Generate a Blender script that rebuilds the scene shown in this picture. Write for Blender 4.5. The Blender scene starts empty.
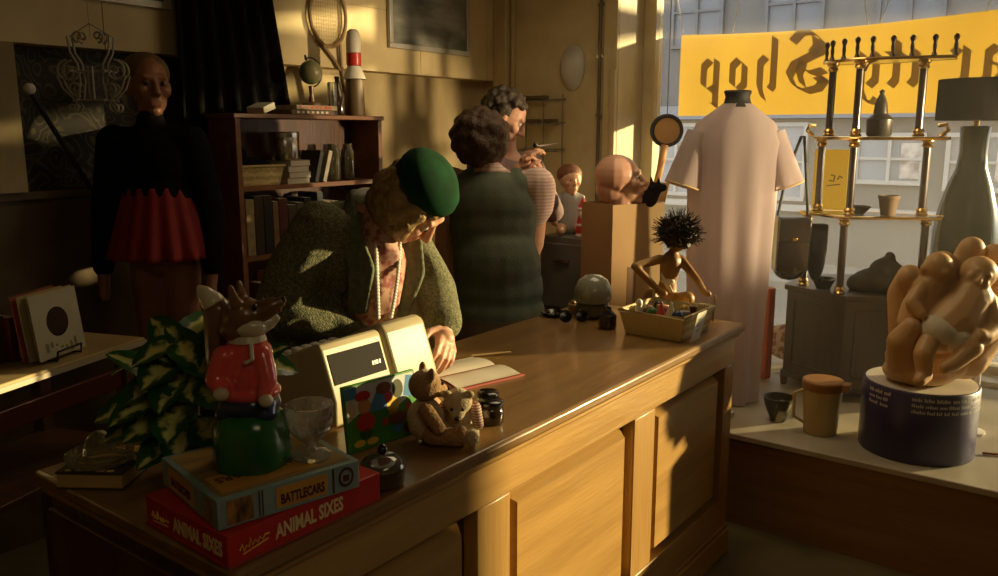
import bpy, bmesh, math, random
from mathutils import Vector as V, Matrix, Euler, noise
sc = bpy.context.scene
COL = sc.collection
PI = math.pi
YAW = math.radians(36.84)
IR = V((math.cos(YAW), math.sin(YAW), 0))      # a horizontal direction used for many turned objects
IF = V((-math.sin(YAW), math.cos(YAW), 0))
UZ = V((0, 0, 1))
rnd = random.Random(7)

# ------------------------------------------------------------------ materials
def nt(name):
    m = bpy.data.materials.new(name); m.use_nodes = True
    t = m.node_tree; b = t.nodes['Principled BSDF']
    return m, t, b

def rgba(c): return (c[0], c[1], c[2], 1)

def mat(name, c, rough=.55, metal=0, c2=None, scale=6, stretch=(1, 1, 1), bump=0, bscale=80, detail=4, lo=.35, hi=.65,
        coat=0, sheen=0, sub=0, trans=0, emit=None, spec=.5):
    m, t, b = nt(name); n = t.nodes; L = t.links
    b.inputs['Roughness'].default_value = rough; b.inputs['Metallic'].default_value = metal
    b.inputs['Base Color'].default_value = rgba(c); b.inputs['Specular IOR Level'].default_value = spec
    if coat: b.inputs['Coat Weight'].default_value = coat; b.inputs['Coat Roughness'].default_value = .12
    if sheen: b.inputs['Sheen Weight'].default_value = sheen
    if sub:
        b.inputs['Subsurface Weight'].default_value = sub; b.inputs['Subsurface Radius'].default_value = (.02, .008, .004)
    if trans: b.inputs['Transmission Weight'].default_value = trans
    if emit: b.inputs['Emission Color'].default_value = rgba(emit[0]); b.inputs['Emission Strength'].default_value = emit[1]
    tc = n.new('ShaderNodeTexCoord'); mp = n.new('ShaderNodeMapping'); mp.inputs['Scale'].default_value = stretch
    L.new(tc.outputs['Object'], mp.inputs['Vector'])
    if c2:
        no = n.new('ShaderNodeTexNoise'); no.inputs['Scale'].default_value = scale; no.inputs['Detail'].default_value = detail
        L.new(mp.outputs['Vector'], no.inputs['Vector'])
        r = n.new('ShaderNodeValToRGB'); r.color_ramp.elements[0].color = rgba(c); r.color_ramp.elements[1].color = rgba(c2)
        r.color_ramp.elements[0].position = lo; r.color_ramp.elements[1].position = hi
        L.new(no.outputs['Fac'], r.inputs['Fac']); L.new(r.outputs['Color'], b.inputs['Base Color'])
    if bump:
        nb = n.new('ShaderNodeTexNoise'); nb.inputs['Scale'].default_value = bscale
        L.new(mp.outputs['Vector'], nb.inputs['Vector'])
        bp = n.new('ShaderNodeBump'); bp.inputs['Strength'].default_value = bump; bp.inputs['Distance'].default_value = .01
        L.new(nb.outputs['Fac'], bp.inputs['Height']); L.new(bp.outputs['Normal'], b.inputs['Normal'])
    return m

def wood(name, c, c2, axis='Y', rough=.4, scale=5, coat=.15):
    st = {'X': (.12, 1.6, 1.6), 'Y': (1.6, .12, 1.6), 'Z': (1.6, 1.6, .12)}[axis]
    return mat(name, c, rough, c2=c2, scale=scale * 3, stretch=st, bump=.12, bscale=60, detail=8, lo=.3, hi=.72, coat=coat)

def stripes(name, c, c2, freq, axis='Z', rough=.6, width=.5, dist=0):
    m, t, b = nt(name); n = t.nodes; L = t.links
    b.inputs['Roughness'].default_value = rough
    tc = n.new('ShaderNodeTexCoord'); w = n.new('ShaderNodeTexWave'); w.bands_direction = axis
    w.inputs['Scale'].default_value = freq; w.inputs['Distortion'].default_value = dist
    L.new(tc.outputs['Object'], w.inputs['Vector'])
    r = n.new('ShaderNodeValToRGB'); e = r.color_ramp.elements
    e[0].color = rgba(c); e[1].color = rgba(c2); e[0].position = width - .08; e[1].position = width + .08
    L.new(w.outputs['Fac'], r.inputs['Fac']); L.new(r.outputs['Color'], b.inputs['Base Color'])
    return m

def thin_glass(name, tint=(.96, .97, .95), gloss=.12, dust=0.0, dcol=(.9, .85, .75), rough=.03):
    """Thin clear glass: see-through, with a fresnel shine and an optional coat of dust."""
    m = bpy.data.materials.new(name); m.use_nodes = True; t = m.node_tree; n = t.nodes; L = t.links
    n.remove(n['Principled BSDF']); out = n['Material Output']
    tr = n.new('ShaderNodeBsdfTransparent'); tr.inputs['Color'].default_value = rgba(tint)
    gl = n.new('ShaderNodeBsdfGlossy'); gl.inputs['Roughness'].default_value = rough
    lw = n.new('ShaderNodeLayerWeight'); lw.inputs['Blend'].default_value = gloss * 3
    mx = n.new('ShaderNodeMixShader'); L.new(lw.outputs['Fresnel'], mx.inputs[0])
    L.new(tr.outputs[0], mx.inputs[1]); L.new(gl.outputs[0], mx.inputs[2]); last = mx
    if dust:
        d = n.new('ShaderNodeBsdfDiffuse'); d.inputs['Color'].default_value = rgba(dcol)
        tl = n.new('ShaderNodeBsdfTranslucent'); tl.inputs['Color'].default_value = rgba(dcol)
        m1 = n.new('ShaderNodeMixShader'); m1.inputs[0].default_value = .6
        L.new(d.outputs[0], m1.inputs[1]); L.new(tl.outputs[0], m1.inputs[2])
        no = n.new('ShaderNodeTexNoise'); no.inputs['Scale'].default_value = 3
        ma = n.new('ShaderNodeMath'); ma.operation = 'MULTIPLY'; ma.inputs[1].default_value = dust * 2
        L.new(no.outputs['Fac'], ma.inputs[0])
        m2 = n.new('ShaderNodeMixShader'); L.new(ma.outputs[0], m2.inputs[0])
        L.new(mx.outputs[0], m2.inputs[1]); L.new(m1.outputs[0], m2.inputs[2]); last = m2
    L.new(last.outputs[0], out.inputs['Surface'])
    return m

def cloth(name, c, transl=.4, c2=None, scale=5, stretch=(1, 1, 1)):
    """Thin woven cloth that light shines through."""
    m = bpy.data.materials.new(name); m.use_nodes = True; t = m.node_tree; n = t.nodes; L = t.links
    n.remove(n['Principled BSDF']); out = n['Material Output']
    d = n.new('ShaderNodeBsdfDiffuse'); tl = n.new('ShaderNodeBsdfTranslucent')
    for q in (d, tl): q.inputs['Color'].default_value = rgba(c)
    if c2:
        tc = n.new('ShaderNodeTexCoord'); mp = n.new('ShaderNodeMapping'); mp.inputs['Scale'].default_value = stretch
        no = n.new('ShaderNodeTexNoise'); no.inputs['Scale'].default_value = scale
        r = n.new('ShaderNodeValToRGB'); r.color_ramp.elements[0].color = rgba(c); r.color_ramp.elements[1].color = rgba(c2)
        r.color_ramp.elements[0].position = .35; r.color_ramp.elements[1].position = .65
        L.new(tc.outputs['Object'], mp.inputs['Vector']); L.new(mp.outputs['Vector'], no.inputs['Vector'])
        L.new(no.outputs['Fac'], r.inputs['Fac'])
        for q in (d, tl): L.new(r.outputs['Color'], q.inputs['Color'])
    mx = n.new('ShaderNodeMixShader'); mx.inputs[0].default_value = transl
    L.new(d.outputs[0], mx.inputs[1]); L.new(tl.outputs[0], mx.inputs[2]); L.new(mx.outputs[0], out.inputs['Surface'])
    return m

# ------------------------------------------------------------------ mesh helpers
def frame_of(d):
    d = V(d).normalized(); a = V((0, 0, 1)) if abs(d.z) < .9 else V((1, 0, 0))
    x = d.cross(a).normalized(); y = d.cross(x).normalized()
    return x, y, d

class MB:
    """Collects simple shapes into one mesh."""
    def __init__(s): s.v = []; s.f = []; s.uv = None
    def add(s, vs, fs, M=None):
        o = len(s.v)
        s.v += [(M @ V(p)) if M else V(p) for p in vs]; s.f += [tuple(i + o for i in f) for f in fs]; return s
    def box(s, c, d, rz=0, M=None):
        x, y, z = d[0] / 2, d[1] / 2, d[2] / 2
        vs = [(-x, -y, -z), (x, -y, -z), (x, y, -z), (-x, y, -z), (-x, -y, z), (x, -y, z), (x, y, z), (-x, y, z)]
        fs = [(3, 2, 1, 0), (4, 5, 6, 7), (0, 1, 5, 4), (1, 2, 6, 5), (2, 3, 7, 6), (3, 0, 4, 7)]
        T = Matrix.Translation(V(c)) @ Matrix.Rotation(rz, 4, 'Z')
        return s.add(vs, fs, (M @ T) if M else T)
    def bb(s, x0, x1, y0, y1, z0, z1): return s.box(((x0 + x1) / 2, (y0 + y1) / 2, (z0 + z1) / 2), (abs(x1 - x0), abs(y1 - y0), abs(z1 - z0)))
    def tube(s, pts, r, n=10, closed=False, cap=True):
        pts = [V(p) for p in pts]; k = len(pts); rs = r if isinstance(r, (list, tuple)) else [r] * k
        x = None; o = len(s.v)
        for i, p in enumerate(pts):
            a = pts[(i - 1) % k] if (closed or i > 0) else p; b = pts[(i + 1) % k] if (closed or i < k - 1) else p
            d = (b - a).normalized()
            if x is None: x, y, d = frame_of(d)
            else:
                x = (x - d * x.dot(d)).normalized(); y = d.cross(x)
            for j in range(n):
                t = 2 * PI * j / n; s.v.append(p + (x * math.cos(t) + y * math.sin(t)) * rs[i])
        m = k if closed else k - 1
        for i in range(m):
            for j in range(n):
                a = o + i * n + j; b = o + i * n + (j + 1) % n; c = o + ((i + 1) % k) * n
                s.f.append((a, b, c + (j + 1) % n, c + j))
        if cap and not closed:
            s.f.append(tuple(o + j for j in range(n))[::-1]); s.f.append(tuple(o + (k - 1) * n + j for j in range(n)))
        return s
    def lathe(s, prof, c=(0, 0, 0), n=28, M=None, sx=1, sy=1, wob=None, cap=True):
        vs = []; fs = []; k = len(prof)
        for i, (r, z) in enumerate(prof):
            for j in range(n):
                t = 2 * PI * j / n; q = r * (1 + (wob(t, i) if wob else 0))
                vs.append((c[0] + q * math.cos(t) * sx, c[1] + q * math.sin(t) * sy, c[2] + z))
        for i in range(k - 1):
            for j in range(n):
                fs.append((i * n + j, i * n + (j + 1) % n, (i + 1) * n + (j + 1) % n, (i + 1) * n + j))
        if cap and prof[0][0] > 1e-5: fs.append(tuple(range(n))[::-1])
        if cap and prof[-1][0] > 1e-5: fs.append(tuple((k - 1) * n + j for j in range(n)))
        return s.add(vs, fs, M)
    def ell(s, c, r, R=None, n=16, m=10):
        if not isinstance(r, (tuple, list)): r = (r, r, r)
        vs = [(0, 0, -1)]; fs = []
        for i in range(1, m):
            p = -PI / 2 + PI * i / m
            for j in range(n): vs.append((math.cos(p) * math.cos(2 * PI * j / n), math.cos(p) * math.sin(2 * PI * j / n), math.sin(p)))
        vs.append((0, 0, 1)); e = len(vs) - 1
        for j in range(n): fs.append((0, 1 + (j + 1) % n, 1 + j)); fs.append((e, 1 + (m - 2) * n + j, 1 + (m - 2) * n + (j + 1) % n))
        for i in range(m - 2):
            for j in range(n):
                a = 1 + i * n; b = a + n; fs.append((a + j, a + (j + 1) % n, b + (j + 1) % n, b + j))
        M = Matrix.Translation(V(c))
        if R is not None: M = M @ (R.to_matrix().to_4x4() if isinstance(R, Euler) else R.to_4x4())
        return s.add(vs, fs, M @ Matrix.Diagonal((r[0], r[1], r[2], 1)))
    def cap(s, a, b, r0, r1, n=12):
        """Tapered capsule."""
        s.tube([a, b], [r0, r1], n); s.ell(a, r0 * .999, n=12, m=8); s.ell(b, r1 * .999, n=12, m=8); return s
    def chain(s, pts):
        for (a, ra), (b, rb) in zip(pts, pts[1:]): s.cap(a, b, ra, rb)
        return s
    def prism(s, poly, z0, z1, M=None):
        n = len(poly); vs = [(x, y, z0) for x, y in poly] + [(x, y, z1) for x, y in poly]
        fs = [tuple(range(n))[::-1], tuple(range(n, 2 * n))] + [(i, (i + 1) % n, n + (i + 1) % n, n + i) for i in range(n)]
        return s.add(vs, fs, M)
    def grid(s, fn, nu, nv, closed_u=False):
        o = len(s.v)
        for i in range(nv + 1):
            for j in range(nu + (0 if closed_u else 1)): s.v.append(V(fn(j / nu, i / nv)))
        w = nu + (0 if closed_u else 1)
        for i in range(nv):
            for j in range(nu): s.f.append((o + i * w + j, o + i * w + (j + 1) % w, o + (i + 1) * w + (j + 1) % w, o + (i + 1) * w + j))
        return s
    def remesh(s, voxel, smooth=4, f=None):
        me = bpy.data.meshes.new('tmp'); me.from_pydata([tuple(p) for p in s.v], [], s.f)
        ob = bpy.data.objects.new('tmp', me); COL.objects.link(ob)
        m = ob.modifiers.new('r', 'REMESH'); m.mode = 'VOXEL'; m.voxel_size = voxel
        if smooth:
            q = ob.modifiers.new('s', 'SMOOTH'); q.iterations = smooth; q.factor = .5
        dg = bpy.context.evaluated_depsgraph_get(); ev = ob.evaluated_get(dg); e = ev.to_mesh()
        s.v = [v.co.copy() for v in e.vertices]; s.f = [tuple(p.vertices) for p in e.polygons]
        ev.to_mesh_clear(); bpy.data.objects.remove(ob); bpy.data.meshes.remove(me)
        if f: s.v = [f(p) for p in s.v]
        return s
    def build(s, name, m, parent=None, o=None, local=False, smooth=40, bevel=0, solid=0, sub=0):
        off = V((0, 0, 0))
        if not local:
            p = parent
            while p: off += p.location; p = p.parent
            if o is not None: off += V(o)
        me = bpy.data.meshes.new(name); me.from_pydata([tuple(p - off) for p in s.v], [], s.f); me.update()
        ob = bpy.data.objects.new(name, me); COL.objects.link(ob)
        if parent: ob.parent = parent
        elif o is not None: ob.location = o
        if m: me.materials.append(m)
        if smooth is not None:
            me.polygons.foreach_set('use_smooth', [True] * len(me.polygons)); me.set_sharp_from_angle(angle=math.radians(smooth))
        if solid: q = ob.modifiers.new('solid', 'SOLIDIFY'); q.thickness = solid; q.offset = 0
        if bevel:
            q = ob.modifiers.new('bevel', 'BEVEL'); q.width = bevel; q.segments = 2; q.limit_method = 'ANGLE'
        if sub: q = ob.modifiers.new('sub', 'SUBSURF'); q.levels = sub; q.render_levels = sub
        return ob

def tag(o, label=None, cat=None, group=None, kind=None):
    if label: o['label'] = label
    if cat: o['category'] = cat
    if group: o['group'] = group
    if kind: o['kind'] = kind
    return o
def thing(name, label, cat, loc=(0, 0, 0), rz=0, group=None):
    o = bpy.data.objects.new(name, None); COL.objects.link(o); o.location = loc; o.rotation_euler = (0, 0, rz)
    o.empty_display_size = .05
    return tag(o, label, cat, group)
def struct(name, mb, m, **k): return tag(mb.build(name, m, **k), kind='structure')
def copy_thing(root, loc, rz=0, label=None):
    r = root.copy(); COL.objects.link(r); r.location = loc; r.rotation_euler = (0, 0, rz)
    if label: r['label'] = label
    for ch in list(root.children):
        c = ch.copy(); COL.objects.link(c); c.parent = r
        for g in ch.children:
            d = g.copy(); COL.objects.link(d); d.parent = c
    return r
def axes(x, y, z): return Matrix((x, y, z)).transposed()

def text_mb(s, size, bold=0.0, shear=0):
    cu = bpy.data.curves.new('t', 'FONT'); cu.body = s; cu.size = size; cu.offset = bold; cu.extrude = .0006; cu.shear = shear; cu.resolution_u = 2
    ob = bpy.data.objects.new('t', cu); COL.objects.link(ob); dg = bpy.context.evaluated_depsgraph_get()
    ev = ob.evaluated_get(dg); me = ev.to_mesh(); mb = MB(); mb.v = [v.co.copy() for v in me.vertices]; mb.f = [tuple(p.vertices) for p in me.polygons]
    ev.to_mesh_clear(); bpy.data.objects.remove(ob)
    xs = [v.x for v in mb.v]; return mb, min(xs), max(xs)
def put(mb, M): mb.v = [M @ p for p in mb.v]; return mb
def fit_text(s, width, height, bold, M, shear=0):
    mb, a, b = text_mb(s, 1, bold, shear); ys = [v.y for v in mb.v]; y0, y1 = min(ys), max(ys)
    S = Matrix.Diagonal((width / (b - a), height / (y1 - y0), .6, 1)) @ Matrix.Translation((-a, -y0, 0))
    return put(mb, M @ S)

# ---- bodies
def head(mb, c, f, u, k=1.0, ears=True):
    """Skull, jaw, nose, lips, brow and ears around the point c; f = where the face looks, u = up."""
    c = V(c); f = V(f).normalized(); u = (V(u) - f * V(u).dot(f)).normalized(); s = f.cross(u); A = axes(s, f, u)
    q = lambda x, y, z: c + (s * x + f * y + u * z) * k
    mb.ell(q(0, -.008, .02), tuple(t * k for t in (.074, .094, .098)), A)
    mb.ell(q(0, .026, -.045), tuple(t * k for t in (.058, .062, .072)), A)
    mb.ell(q(0, .058, -.098), tuple(t * k for t in (.026, .024, .022)), A)
    mb.cap(q(0, .088, .012), q(0, .106, -.028), .009 * k, .014 * k)
    mb.ell(q(.012, .096, -.032), .009 * k); mb.ell(q(-.012, .096, -.032), .009 * k)
    mb.cap(q(-.035, .078, .03), q(.035, .078, .03), .011 * k, .011 * k)
    mb.cap(q(-.018, .084, -.06), q(.018, .084, -.06), .0075 * k, .0075 * k)
    mb.cap(q(-.016, .082, -.072), q(.016, .082, -.072), .0075 * k, .0075 * k)
    for e in (-1, 1):
        mb.ell(q(.04 * e, .062, -.02), .026 * k)
        if ears: mb.ell(q(.076 * e, -.005, -.01), tuple(t * k for t in (.01, .02, .03)), A)
    return q
def eyes(q, parent, mw, mi, k=1.0, **kw):
    for e in (-1, 1):
        o = MB().ell(q(.031 * e, .0745, .006), .0125 * k).build('eye', mw, parent, **kw)
        MB().ell(q(.031 * e, .0815, .0055), .0078 * k).build('iris', mi, o, **kw)
def hand(mb, w, d, n, th, k=1.0, curl=(.35, .5, .4), spread=.16):
    """Palm, four fingers and a thumb from wrist w; d = along the fingers, n = out of the palm, th = +1/-1 thumb side."""
    w = V(w); d = V(d).normalized(); n = (V(n) - d * V(n).dot(d)).normalized(); s = d.cross(n) * th
    P = lambda a, b, c: w + (d * a + s * b + n * c) * k
    kn = [(.092, .030), (.096, .010), (.092, -.010), (.083, -.028)]
    for a, b in kn: mb.cap(w, P(a, b, 0), .019 * k, .0115 * k)
    mb.ell(P(.05, .0, .004), (.03 * k,) * 3)
    for i, ((a, b), L) in enumerate(zip(kn, (.072, .080, .074, .058))):
        p = P(a, b, 0); ang = 0; r = .0098 * k
        dd0 = (d + s * (1.3 - i) * spread * .5).normalized()
        for j, fr in enumerate((.45, .32, .23)):
            ang += curl[j] * (1 + .12 * i)
            v = dd0 * math.cos(ang) + n * math.sin(ang); p2 = p + v * L * fr * k
            mb.cap(p, p2, r, r * .9); p = p2; r *= .9
    p = P(.025, .024, .004); v = (d * .6 + s * .75 + n * .3).normalized(); p2 = p + v * .038 * k
    mb.cap(p, p2, .014 * k, .0115 * k); v2 = (d * .85 + s * .3 + n * .4).normalized(); p3 = p2 + v2 * .03 * k
    mb.cap(p2, p3, .0115 * k, .010 * k); mb.cap(p3, p3 + (d * .8 + n * .5).normalized() * .022 * k, .010 * k, .008 * k)
    return mb
def curls(c, r, n, size, A=None, seed=1, keep=None):
    mb = MB(); g = random.Random(seed); c = V(c)
    for i in range(n):
        z = 1 - 2 * (i + .5) / n; t = i * 2.39996 + g.uniform(-.2, .2); q = math.sqrt(1 - z * z)
        p = V((q * math.cos(t), q * math.sin(t), z))
        if keep and not keep(p): continue
        v = V((p.x * r[0], p.y * r[1], p.z * r[2])) * g.uniform(.92, 1.06)
        if A: v = A @ v
        mb.ell(c + v, size * g.uniform(.8, 1.25), n=8, m=6)
    return mb
# ------------------------------------------------------------------ palette
M = {}
M['oak'] = wood('oak', (.36, .20, .055), (.50, .30, .09), 'Y', .36, 5, .25)
M['oakv'] = wood('oak_upright', (.36, .20, .055), (.48, .29, .09), 'Z', .38, 5, .2)
M['oaktop'] = wood('oak_worktop', (.20, .108, .034), (.29, .165, .056), 'Y', .33, 4, .3)
M['darkwood'] = wood('dark_wood', (.075, .03, .014), (.13, .055, .022), 'Z', .45, 5)
M['shelfwood'] = wood('shelf_wood', (.16, .065, .025), (.24, .10, .04), 'Y', .45, 5)
M['plaster'] = mat('stained_plaster', (.56, .45, .24), .8, c2=(.20, .14, .055), scale=2.6, stretch=(1, 1, .4), bump=.15, bscale=30, detail=8, lo=.36, hi=.72)
M['panel'] = mat('wall_panel', (.60, .49, .27), .7, c2=(.45, .35, .17), scale=2.5, bump=.05, bscale=40, detail=6)
M['cream'] = mat('cream_paint', (.62, .52, .30), .55, c2=(.50, .40, .21), scale=5, detail=6)
M['whitepaint'] = mat('white_paint', (.70, .66, .56), .5, c2=(.58, .54, .44), scale=6)
M['brownpaint'] = mat('brown_paint', (.13, .085, .035), .5, c2=(.09, .055, .022), scale=5)
M['paperwall'] = None
M['floor'] = mat('lino_floor', (.15, .12, .055), .55, c2=(.09, .075, .035), scale=4, detail=8)
M['ceil'] = mat('ceiling_paint', (.45, .38, .25), .8)
M['black'] = mat('black_matt', (.006, .006, .007), .7)
M['blackcloth'] = mat('black_cloth', (.005, .005, .006), .95, c2=(.010, .009, .009), scale=30, spec=.08)
M['blackgloss'] = mat('black_gloss', (.008, .008, .009), .15, coat=.5)
M['brass'] = mat('brass', (.72, .48, .16), .22, 1)
M['steel'] = mat('steel', (.55, .53, .48), .25, 1)
M['greymetal'] = mat('grey_metal', (.22, .22, .20), .45, .2, c2=(.17, .17, .155), scale=6)
M['skin'] = mat('skin', (.62, .35, .24), .5, c2=(.55, .29, .19), scale=20, sub=.15)
M['dollskin'] = mat('doll_skin', (.66, .40, .26), .38, c2=(.60, .35, .22), scale=8, sub=.1)
M['mannskin'] = mat('mannequin_skin', (.34, .15, .075), .4, c2=(.27, .115, .055), scale=7)
M['eyewhite'] = mat('eye_white', (.52, .47, .40), .25)
M['iris'] = mat('iris', (.03, .025, .02), .15)
M['glass'] = thin_glass('clear_glass', (.95, .96, .92), .16, .05)
M['pane'] = thin_glass('dusty_window_glass', (.95, .96, .95), .04, .045, (.9, .86, .78))
M['whitepaper'] = mat('white_paper', (.72, .68, .58), .7, c2=(.62, .57, .46), scale=9)
M['wicker'] = stripes('wicker', (.66, .53, .26), (.48, .36, .15), 46, 'X', .6, .5, 3)
M['white'] = mat('white_plastic', (.75, .73, .68), .35)
M['red'] = mat('red_plastic', (.55, .03, .02), .35)
M['hairdark'] = mat('dark_hair', (.022, .014, .008), .55, c2=(.05, .03, .014), scale=60, bump=.5, bscale=120)
M['hairbrown'] = mat('brown_hair', (.05, .022, .009), .6, c2=(.085, .042, .016), scale=60, bump=.6, bscale=110)
M['hairblond'] = mat('blond_hair', (.36, .25, .11), .5, c2=(.24, .15, .06), scale=50, bump=.6, bscale=110)

# patterned dark wallpaper: pale scrolls on near-black
def scroll_paper():
    m, t, b = nt('scroll_wallpaper'); n = t.nodes; L = t.links
    tc = n.new('ShaderNodeTexCoord'); no = n.new('ShaderNodeTexNoise'); no.inputs['Scale'].default_value = 5; no.inputs['Detail'].default_value = 1
    mx = n.new('ShaderNodeMixRGB'); mx.inputs[0].default_value = .16
    L.new(tc.outputs['Object'], no.inputs['Vector']); L.new(tc.outputs['Object'], mx.inputs[1]); L.new(no.outputs['Color'], mx.inputs[2])
    v = n.new('ShaderNodeTexVoronoi'); v.inputs['Scale'].default_value = 13; L.new(mx.outputs[0], v.inputs['Vector'])
    w = n.new('ShaderNodeMath'); w.operation = 'MULTIPLY'; w.inputs[1].default_value = 26; L.new(v.outputs['Distance'], w.inputs[0])
    s = n.new('ShaderNodeMath'); s.operation = 'SINE'; L.new(w.outputs[0], s.inputs[0])
    r = n.new('ShaderNodeValToRGB'); e = r.color_ramp.elements
    e[0].position = .62; e[0].color = (.022, .016, .009, 1); e[1].position = .8; e[1].color = (.085, .07, .034, 1)
    L.new(s.outputs[0], r.inputs['Fac']); L.new(r.outputs['Color'], b.inputs['Base Color']); b.inputs['Roughness'].default_value = .7
    return m
M['paperwall'] = scroll_paper()

# ------------------------------------------------------------------ the setting
struct('floor', MB().bb(-3.6, 2.6, -1.4, 4.9, -.06, 0), M['floor'], o=(0, 0, 0))
struct('ceiling', MB().bb(-3.6, 2.6, -1.4, 4.9, 2.75, 2.83), M['ceil'], o=(0, 0, 2.75))
struct('wall_left', MB().bb(-3.6, -3.42, -1.4, 4.9, 0, 2.75), M['plaster'], o=(-3.5, 2, 0))
struct('wall_back', MB().bb(-3.42, 2.6, -1.4, -1.3, 0, 2.75), M['panel'], o=(0, -1.4, 0))
struct('wall_right', MB().bb(2.45, 2.6, -1.3, 4.9, 0, 2.75), M['panel'], o=(2.5, 2, 0))
# boxed-out band of boards along the top of the long wall
b = MB(); y = -1.3; k = 0
while y < 4.39:
    y2 = min(y + .62, 4.4)
    b.bb(-3.42, -3.30, y + .002, y2 - .002, 1.945, 2.268); b.bb(-3.42, -3.30, y + .002, y2 - .002, 2.272, 2.75); y = y2
b.bb(-3.42, -3.306, -1.3, 4.4, 1.95, 2.75)
struct('trim_1', b, M['panel'], o=(-3.36, 2, 2))
struct('trim_2', MB().bb(-3.42, -3.30, -1.3, 1.455, 1.40, 1.945), M['plaster'], o=(-3.36, 1, 1.4))
struct('wall_left_paper', MB().bb(-3.42, -3.405, 1.455, 2.2, 1.40, 1.945), M['paperwall'], o=(-3.41, 1.8, 1.6))
struct('trim_3', MB().bb(-3.42, -3.36, -1.3, 2.2, .0, 1.40).bb(-3.42, -3.33, -1.3, 2.2, 1.37, 1.40), M['brownpaint'], o=(-3.4, 1, 1))
# short wall beside the shop window, with its corner posts and the lit reveal
struct('wall_front', MB().bb(-3.42, -2.43, 4.40, 4.86, 0, 2.75), M['cream'], o=(-2.9, 4.5, 0))
struct('trim_4', MB().bb(-3.30, -3.20, 4.34, 4.4, 0, 2.75).bb(-3.19, -3.165, 4.375, 4.4, 0, 2.75), M['panel'], o=(-3.2, 4.37, 0), bevel=.006)
struct('trim_5', MB().bb(-2.52, -2.43, 4.375, 4.4, 0, 2.75).bb(-2.465, -2.43, 4.36, 4.4, 0, 1.98), M['cream'], o=(-2.5, 4.38, 0), bevel=.006)
struct('wall_front_shade_pier', MB().bb(1.66, 2.45, 4.40, 4.86, 0, 2.75), M['cream'], o=(2, 4.6, 0))  # unseen pier, put in to keep sun off the near counter end
struct('wall_front_head', MB().bb(-2.43, 1.66, 4.55, 4.86, 2.62, 2.75), M['cream'], o=(0, 4.6, 2.62))
fr = MB(); fr.bb(-2.43, -2.35, 4.70, 4.80, .40, 2.62).bb(1.58, 1.66, 4.70, 4.80, .40, 2.62).bb(-2.35, 1.58, 4.70, 4.80, .40, .47).bb(-2.35, 1.58, 4.70, 4.80, 2.55, 2.62)
fr = struct('window_1', fr, M['cream'], o=(-.4, 4.75, .4), bevel=.006)
tag(MB().bb(-2.35, 1.58, 4.748, 4.752, .47, 2.55).build('window_pane', M['pane'], fr), label='dusty shop window glass')
MB().bb(-2.43, 1.66, 4.55, 4.70, .40, .425).build('window_sill', M['whitepaint'], fr)
struct('wall_front_low', MB().bb(-2.43, 1.66, 4.62, 4.86, 0, .40), M['cream'], o=(-.4, 4.7, 0))
tp = mat('platform_paint', (.44, .40, .31), .5, c2=(.34, .30, .22), scale=5, detail=8)
p = struct('window_platform', MB().bb(-2.1, 1.66, 3.19, 4.62, .375, .40), tp, o=(-.2, 3.9, .375), bevel=.004)
MB().bb(-2.1, 1.66, 3.21, 3.235, 0, .375).build('platform_front', wood('fascia_wood', (.20, .105, .036), (.28, .155, .058), 'X', .5), p)

# pipe running up beside the window post
pp = thing('wall_pipe', 'thin dark pipe clipped vertically to the cream wall next to the window post', 'pipe', (-2.545, 4.38, 0))
MB().tube([(-2.545, 4.38, 0), (-2.545, 4.38, 2.74)], .011).build('pipe', M['brownpaint'], pp)
for z in (1.35, 1.72, 2.06, 2.35): MB().box((-2.545, 4.39, z), (.045, .02, .015)).build('pipe_clip', M['steel'], pp)

# street outside
facade = mat('street_render', (.10, .10, .10), .8, c2=(.14, .137, .13), scale=.8, detail=8)
struct('street', MB().bb(-14, 14, 4.9, 30, -.25, -.15), mat('asphalt', (.07, .07, .07), .8, c2=(.10, .098, .095), scale=2), o=(0, 8, -.2))
struct('pavement', MB().bb(-10, 3, 9.4, 11, -.15, -.05), mat('paving', (.18, .175, .165), .8, c2=(.14, .135, .125), scale=3), o=(0, 10, -.1))
bl = thing('street_building', 'grey rendered building across the street with pale lower windows', 'building', (-4, 11, -.05))
MB().bb(-11, 2.0, 11, 14, -.05, 5.4).build('wall', facade, bl)
wf = mat('street_window_frame', (.34, .34, .33), .5); wg = mat('street_window_glass', (.16, .19, .23), .12, c2=(.22, .24, .27), scale=1.5)
uf = mat('upper_window_glass', (.10, .115, .14), .3, c2=(.13, .14, .16), scale=1)
for (x0, x1, z0, z1, up) in ((-5.25, -4.5, 2.75, 3.7, 1), (-3.95, -3.2, 2.75, 3.7, 1), (-2.6, -1.85, 2.75, 3.7, 1), (-2.72, -1.93, 1.0, 1.62, 0),
                             (-4.3, -3.3, .75, 1.75, 0), (-1.72, -.95, .95, 1.62, 0), (-5.6, -4.6, .75, 1.75, 0), (-7.4, -6.4, .75, 1.75, 0), (-7.0, -6.2, 2.75, 3.7, 1)):
    f = MB()
    for a, bq in ((x0, x0 + .05), (x1 - .05, x1), ((x0 + x1) / 2 - .02, (x0 + x1) / 2 + .02)): f.bb(a, bq, 10.93, 11, z0, z1)
    for a, bq in ((z0, z0 + .05), (z1 - .05, z1), ((z0 + z1) / 2 - .015, (z0 + z1) / 2 + .015)): f.bb(x0, x1, 10.935, 11, a, bq)
    f = f.build('window', wf if not up else mat('upper_frame', (.10, .105, .115), .6), bl)
    MB().bb(x0, x1, 10.975, 10.985, z0, z1).build('pane', uf if up else wg, f)
MB().bb(-6, .4, 10.86, 11, 1.80, 1.98).build('shopfront_board', mat('shopfront_board', (.22, .23, .245), .6), bl)
MB().bb(-6, .4, 10.9, 11, .62, .70).build('window_ledge', wf, bl)
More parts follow.
